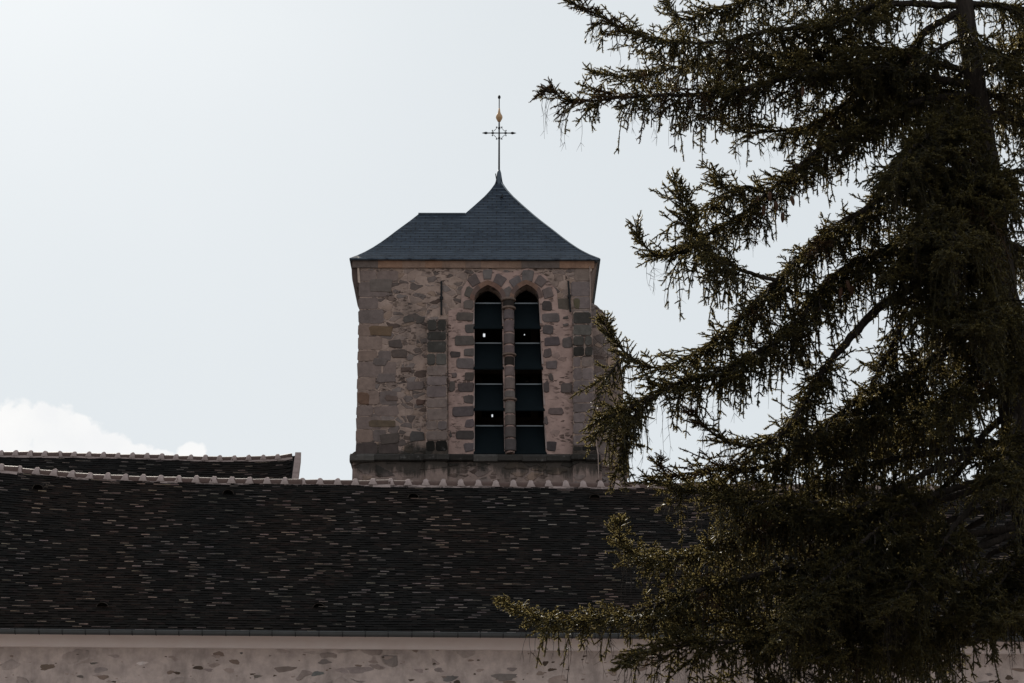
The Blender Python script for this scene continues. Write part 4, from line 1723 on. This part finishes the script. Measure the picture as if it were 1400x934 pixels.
# limbs on the left, read from top to bottom
LIMBS = [
    dict(px=[(1312, 8), (1210, 6), (1150, 25), (1105, 38), (1050, 42), (985, 58), (905, 55), (850, 38), (805, 14), (778, 3)], y0=22, y1=21.4, hang=.42, t0=.02),
    dict(px=[(1312, -40), (1200, -45), (1100, -20), (1020, 0), (960, 20), (930, 25), (905, -5)], y0=22, y1=22.5, hang=.5, t0=.02),
    dict(px=[(1328, 118), (1270, 106), (1200, 93), (1130, 93), (1050, 113), (980, 128), (880, 131), (810, 138), (775, 137), (752, 122), (740, 128)], y0=22, y1=21.2, hang=.5, r0=.06, t0=.03),
    dict(px=[(1320, 100), (1240, 75), (1150, 66), (1060, 75), (990, 85), (930, 92), (860, 105), (812, 100)], y0=22, y1=22.9, hang=.5, r0=.05, t0=.03),
    dict(px=[(1298, 12), (1270, 40), (1252, 60), (1220, 95), (1170, 130), (1110, 170), (1050, 180), (1010, 178), (985, 165)], y0=22, y1=22.4, hang=.42, r0=.055, t0=.02),
    dict(px=[(1335, 130), (1250, 140), (1150, 185), (1090, 230), (1046, 266), (1014, 293), (960, 325), (915, 350), (881, 337), (868, 305)], y0=22, y1=21.5, hang=.45, r0=.055),
    dict(px=[(1046, 262), (1020, 255), (1000, 262), (975, 245)], y0=21.6, y1=21.5, hang=.25, r0=.02, tipup=.7),
    dict(px=[(1310, 159), (1270, 182), (1223, 236), (1190, 282), (1137, 314), (1066, 380), (1002, 444), (960, 476), (907, 502), (875, 497), (853, 480), (835, 458), (826, 440)], y0=22, y1=21.0, hang=.5, r0=.065),
    dict(px=[(1063, 384), (1020, 372), (973, 346), (950, 318), (935, 285), (921, 245)], y0=21.4, y1=21.2, hang=.42, r0=.025, tipup=.5),
    dict(px=[(1362, 300), (1270, 330), (1190, 350), (1138, 380), (1089, 441), (1031, 484), (970, 512), (920, 527), (875, 552), (850, 562), (812, 578)], y0=22, y1=20.8, hang=.62, r0=.055),
    dict(px=[(1364, 330), (1300, 362), (1241, 395), (1200, 423), (1174, 450), (1131, 499), (1103, 543), (1085, 575), (1050, 606), (1000, 607), (971, 589), (943, 562)], y0=22, y1=20.9, hang=.42, r0=.085, t0=.50),
    dict(px=[(1365, 375), (1300, 388), (1249, 408), (1222, 470), (1198, 515), (1176, 560), (1150, 610), (1120, 650)], y0=22, y1=21.4, hang=.5, r0=.055, t0=.30, dens=.8),
    dict(px=[(1372, 462), (1291, 482), (1264, 498), (1224, 525), (1184, 541), (1130, 580), (1080, 625), (1030, 640), (971, 643), (915, 650), (900, 630)], y0=22, y1=21.2, hang=.62, r0=.06, t0=.2),
    dict(px=[(1388, 560), (1347, 592), (1318, 637), (1301, 655), (1260, 690), (1200, 720), (1140, 740)], y0=22, y1=22.8, hang=.45, r0=.05, t0=.35, dens=.7),
    dict(px=[(1393, 600), (1320, 624), (1264, 648), (1224, 667), (1189, 688), (1130, 700), (1060, 690), (1000, 680), (930, 668), (880, 655)], y0=22, y1=20.6, hang=.6, r0=.05, t0=.28),
    dict(px=[(1395, 640), (1300, 680), (1200, 690), (1100, 690), (1000, 735), (920, 766), (875, 762), (850, 742), (847, 714)], y0=22, y1=20.4, hang=.55, r0=.05, t0=.35, dens=.9),
    dict(px=[(1400, 720), (1280, 735), (1180, 750), (1100, 770), (980, 800), (880, 832), (800, 850), (730, 845), (692, 824)], y0=22, y1=20.2, hang=.42, r0=.055, t0=.15),
    dict(px=[(1398, 700), (1320, 757), (1281, 782), (1230, 800), (1180, 815), (1120, 830), (1050, 850), (980, 850), (910, 850)], y0=22, y1=21.2, hang=.5, r0=.045, t0=.45),
    dict(px=[(1402, 735), (1360, 755), (1338, 777), (1301, 834), (1284, 856), (1240, 890), (1180, 910)], y0=22, y1=21.8, hang=.4, r0=.04, t0=.55, dens=.6),
    dict(px=[(1405, 830), (1300, 850), (1180, 850), (1100, 862), (1020, 875), (940, 882), (880, 890), (845, 912)], y0=22, y1=20.2, hang=.5, r0=.05, t0=.3),
    dict(px=[(1455, 925), (1300, 962), (1180, 945), (1080, 940), (980, 945), (900, 960), (850, 955)], y0=22, y1=20.8, hang=.4, r0=.045, t0=.25),
    dict(px=[(1394, 680), (1280, 720), (1180, 790), (1080, 840), (1000, 870)], y0=22, y1=23.2, hang=.6, r0=.05, t0=.3),
    dict(px=[(1392, 610), (1270, 620), (1170, 640), (1090, 680), (1030, 740), (980, 790), (930, 800)], y0=22, y1=22.8, hang=.6, r0=.05, t0=.3),
    # towards the viewer and away from him, in front of and behind the trunk
    dict(px=[(1348, 185), (1310, 235), (1280, 285), (1250, 330)], y0=22, y1=20.2, hang=.75, r0=.05, t0=.1),
    dict(px=[(1365, 330), (1320, 360), (1290, 400), (1275, 440)], y0=22, y1=20.3, hang=.7, r0=.05, t0=.1),
    dict(px=[(1384, 480), (1340, 500), (1310, 540), (1290, 590)], y0=22, y1=20.2, hang=.65, r0=.05, t0=.15, dens=.85),
    dict(px=[(1392, 640), (1330, 690), (1270, 770), (1200, 850)], y0=22, y1=20.0, hang=.55, r0=.05, t0=.4),
    dict(px=[(1392, 640), (1250, 690), (1130, 790), (1060, 880)], y0=22, y1=19.8, hang=.65, r0=.05, t0=.3),
    dict(px=[(1340, 140), (1290, 125), (1230, 135), (1180, 150), (1140, 170)], y0=22, y1=24.0, hang=.45, r0=.05, t0=.1, dens=.8),
    dict(px=[(1358, 290), (1300, 285), (1260, 300), (1225, 330)], y0=22, y1=24.0, hang=.5, r0=.05, t0=.1, dens=.8),
    dict(px=[(1384, 500), (1330, 520), (1280, 560), (1230, 600)], y0=22, y1=24.2, hang=.5, r0=.05, t0=.1, dens=.8),
    dict(px=[(1345, 170), (1300, 170), (1250, 200), (1220, 250)], y0=22, y1=20.4, hang=.8, r0=.05, t0=.1),
    dict(px=[(1352, 230), (1330, 260), (1310, 310), (1300, 350)], y0=22, y1=19.8, hang=.9, r0=.05, t0=.1),
    dict(px=[(1360, 300), (1300, 310), (1250, 340), (1228, 380)], y0=22, y1=20.4, hang=.8, r0=.05, t0=.1),
    dict(px=[(1375, 400), (1345, 420), (1330, 450)], y0=22, y1=20.0, hang=.8, r0=.05, t0=.1),
    dict(px=[(1350, 210), (1365, 250), (1375, 290)], y0=22, y1=20.6, hang=.45, r0=.05, t0=.1),
    dict(px=[(1376, 430), (1385, 470), (1390, 510)], y0=22, y1=20.6, hang=.5, r0=.05, t0=.1),
    dict(px=[(1390, 560), (1380, 610), (1365, 670)], y0=22, y1=20.0, hang=.7, r0=.05, t0=.2),
    dict(px=[(1330, 95), (1280, 118), (1230, 122), (1190, 115)], y0=22, y1=24.0, hang=.7, r0=.05, t0=.1),
    dict(px=[(1350, 225), (1310, 235), (1270, 255), (1240, 280)], y0=22, y1=23.6, hang=.5, r0=.05, t0=.1),
    dict(px=[(1336, 120), (1380, 140), (1430, 160)], y0=22, y1=23.8, hang=.7, r0=.05, t0=.1),
    dict(px=[(1394, 610), (1300, 600), (1200, 600), (1110, 612)], y0=22, y1=24.3, hang=.6, r0=.05, t0=.2),
    dict(px=[(1405, 680), (1290, 735), (1190, 750), (1100, 750)], y0=22, y1=24.6, hang=.6, r0=.05, t0=.3),
    dict(px=[(1420, 760), (1290, 845), (1180, 820), (1070, 815)], y0=22, y1=24.3, hang=.55, r0=.05, t0=.3),
    dict(px=[(1430, 810), (1320, 880), (1230, 890), (1150, 900)], y0=22, y1=24.0, hang=.6, r0=.05, t0=.4),
    dict(px=[(1410, 720), (1280, 770), (1180, 800), (1090, 830)], y0=22, y1=20.2, hang=.6, r0=.05, t0=.35),
    dict(px=[(1430, 800), (1280, 855), (1180, 885), (1090, 905)], y0=22, y1=20.0, hang=.6, r0=.05, t0=.3),
    dict(px=[(1370, 400), (1320, 430), (1270, 500), (1240, 560)], y0=22, y1=23.5, hang=.6, r0=.05, t0=.1),
    dict(px=[(1386, 530), (1300, 560), (1220, 580), (1130, 600), (1060, 640)], y0=22, y1=22.6, hang=.6, r0=.05, t0=.2),
    dict(px=[(1360, 320), (1385, 345), (1410, 380)], y0=22, y1=23.4, hang=.6, r0=.05, t0=.1),
    dict(px=[(1335, 120), (1300, 150), (1270, 200), (1255, 250)], y0=22, y1=20.8, hang=.6, r0=.05, t0=.1),
    dict(px=[(892, 541), (862, 556), (838, 568), (816, 592)], y0=20.86, y1=20.7, hang=.62, r0=.02, t0=.0, tipup=.3, smax=.35),
    dict(px=[(880, 550), (862, 580), (850, 615), (846, 640)], y0=20.86, y1=20.8, hang=.3, r0=.015, t0=.0, tipup=.3, smax=.25),
    dict(px=[(862, 486), (848, 492), (836, 508), (826, 520)], y0=21.06, y1=20.9, hang=.4, r0=.015, t0=.0, tipup=.4, smax=.3),
    dict(px=[(1322, 30), (1332, 55), (1345, 85)], y0=22, y1=20.9, hang=.4, r0=.03, t0=.1, dens=.7, smax=.4),
    dict(px=[(1326, 62), (1365, 72), (1405, 105), (1440, 130)], y0=22, y1=21.3, hang=.5, r0=.04, t0=.05, dens=.9),
    dict(px=[(1324, 50), (1290, 62), (1262, 80), (1240, 100)], y0=22, y1=21.4, hang=.4, r0=.03, t0=.05, dens=.7, smax=.4),
    # right of the trunk
    dict(px=[(1332, 5), (1370, 8), (1420, 20), (1480, 60), (1540, 90)], y0=22, y1=22.6, hang=.5, r0=.05, t0=.03),
    dict(px=[(1352, 108), (1375, 85), (1405, 60), (1450, 45), (1510, 60)], y0=22, y1=21.6, hang=.5, r0=.05, t0=.05),
    dict(px=[(1345, 150), (1390, 165), (1440, 200), (1500, 260)], y0=22, y1=22.6, hang=.55, r0=.05, dens=.6),
    dict(px=[(1358, 240), (1400, 235), (1450, 260), (1520, 310)], y0=22, y1=21.2, hang=.6, r0=.05, dens=.6),
    dict(px=[(1368, 330), (1410, 345), (1470, 380), (1540, 440)], y0=22, y1=22.2, hang=.7, r0=.05, dens=.6),
    dict(px=[(1382, 440), (1420, 455), (1470, 500), (1540, 560)], y0=22, y1=21.4, hang=.7, r0=.05, dens=.6),
    dict(px=[(1392, 560), (1430, 590), (1480, 640), (1560, 720)], y0=22, y1=22.0, hang=.7, r0=.05, dens=.6),
    dict(px=[(1398, 690), (1440, 710), (1500, 760), (1580, 860)], y0=22, y1=21.4, hang=.6, r0=.05),
    dict(px=[(1400, 740), (1390, 765), (1372, 790), (1345, 822), (1322, 850)], y0=22, y1=20.4, hang=.5, r0=.04, tipup=.4),
    dict(px=[(1404, 780), (1400, 800), (1385, 830), (1375, 850)], y0=22, y1=20.1, hang=.45, r0=.04, tipup=.4),
    # the crown above the picture: it shades what hangs below
    dict(px=[(1310, -150), (1200, -170), (1080, -130), (980, -110), (890, -130)], y0=22, y1=21.4, hang=.5, dens=.6),
    dict(px=[(1310, -250), (1200, -250), (1100, -220), (1000, -200)], y0=22, y1=22.6, hang=.5, dens=.6),
    dict(px=[(1318, -120), (1400, -130), (1500, -90), (1600, -60)], y0=22, y1=22.4, hang=.5, dens=.6),
    dict(px=[(1318, -300), (1400, -320), (1500, -280)], y0=22, y1=21.8, hang=.5, dens=.6),
    dict(px=[(1314, -200), (1290, -150), (1260, -120)], y0=22, y1=24.3, hang=.5, dens=.6),
]
for L_ in LIMBS:
    limb(**L_)
print('foliage faces', NSHOOT)
tower.rotation_euler.z = -YAW * .85

# ripe cones hanging among the upper branches
cm = MB()
prof = [(.004, 0), (.016, -.012), (.021, -.035), (.022, -.06), (.019, -.085), (.012, -.108), (.003, -.122)]
cm.lathe(prof, (0, 0, 0), 9)
first = None
for (px, py, Y) in [(1052, 262, 21.3), (1060, 275, 21.4), (1044, 280, 21.3), (1070, 290, 21.5), (1036, 268, 21.5), (1082, 268, 21.3), 
                    (1158, 383, 21.3), (1166, 390, 21.4), (1150, 392, 21.3), (1098, 118, 21.4)]:
    if first is None:
        first = cm.build('cone', M_CONE, spruce, smooth=False)
        o = first
    else:
        o = first.copy()
        COL.objects.link(o)
    p = at(px, py, Y)
    o.location = p
    o.rotation_euler = (random.uniform(-.25, .25), random.uniform(-.25, .25), random.uniform(0, 6))
    o.scale = (1.1, 1.1, random.uniform(1.0, 1.25))
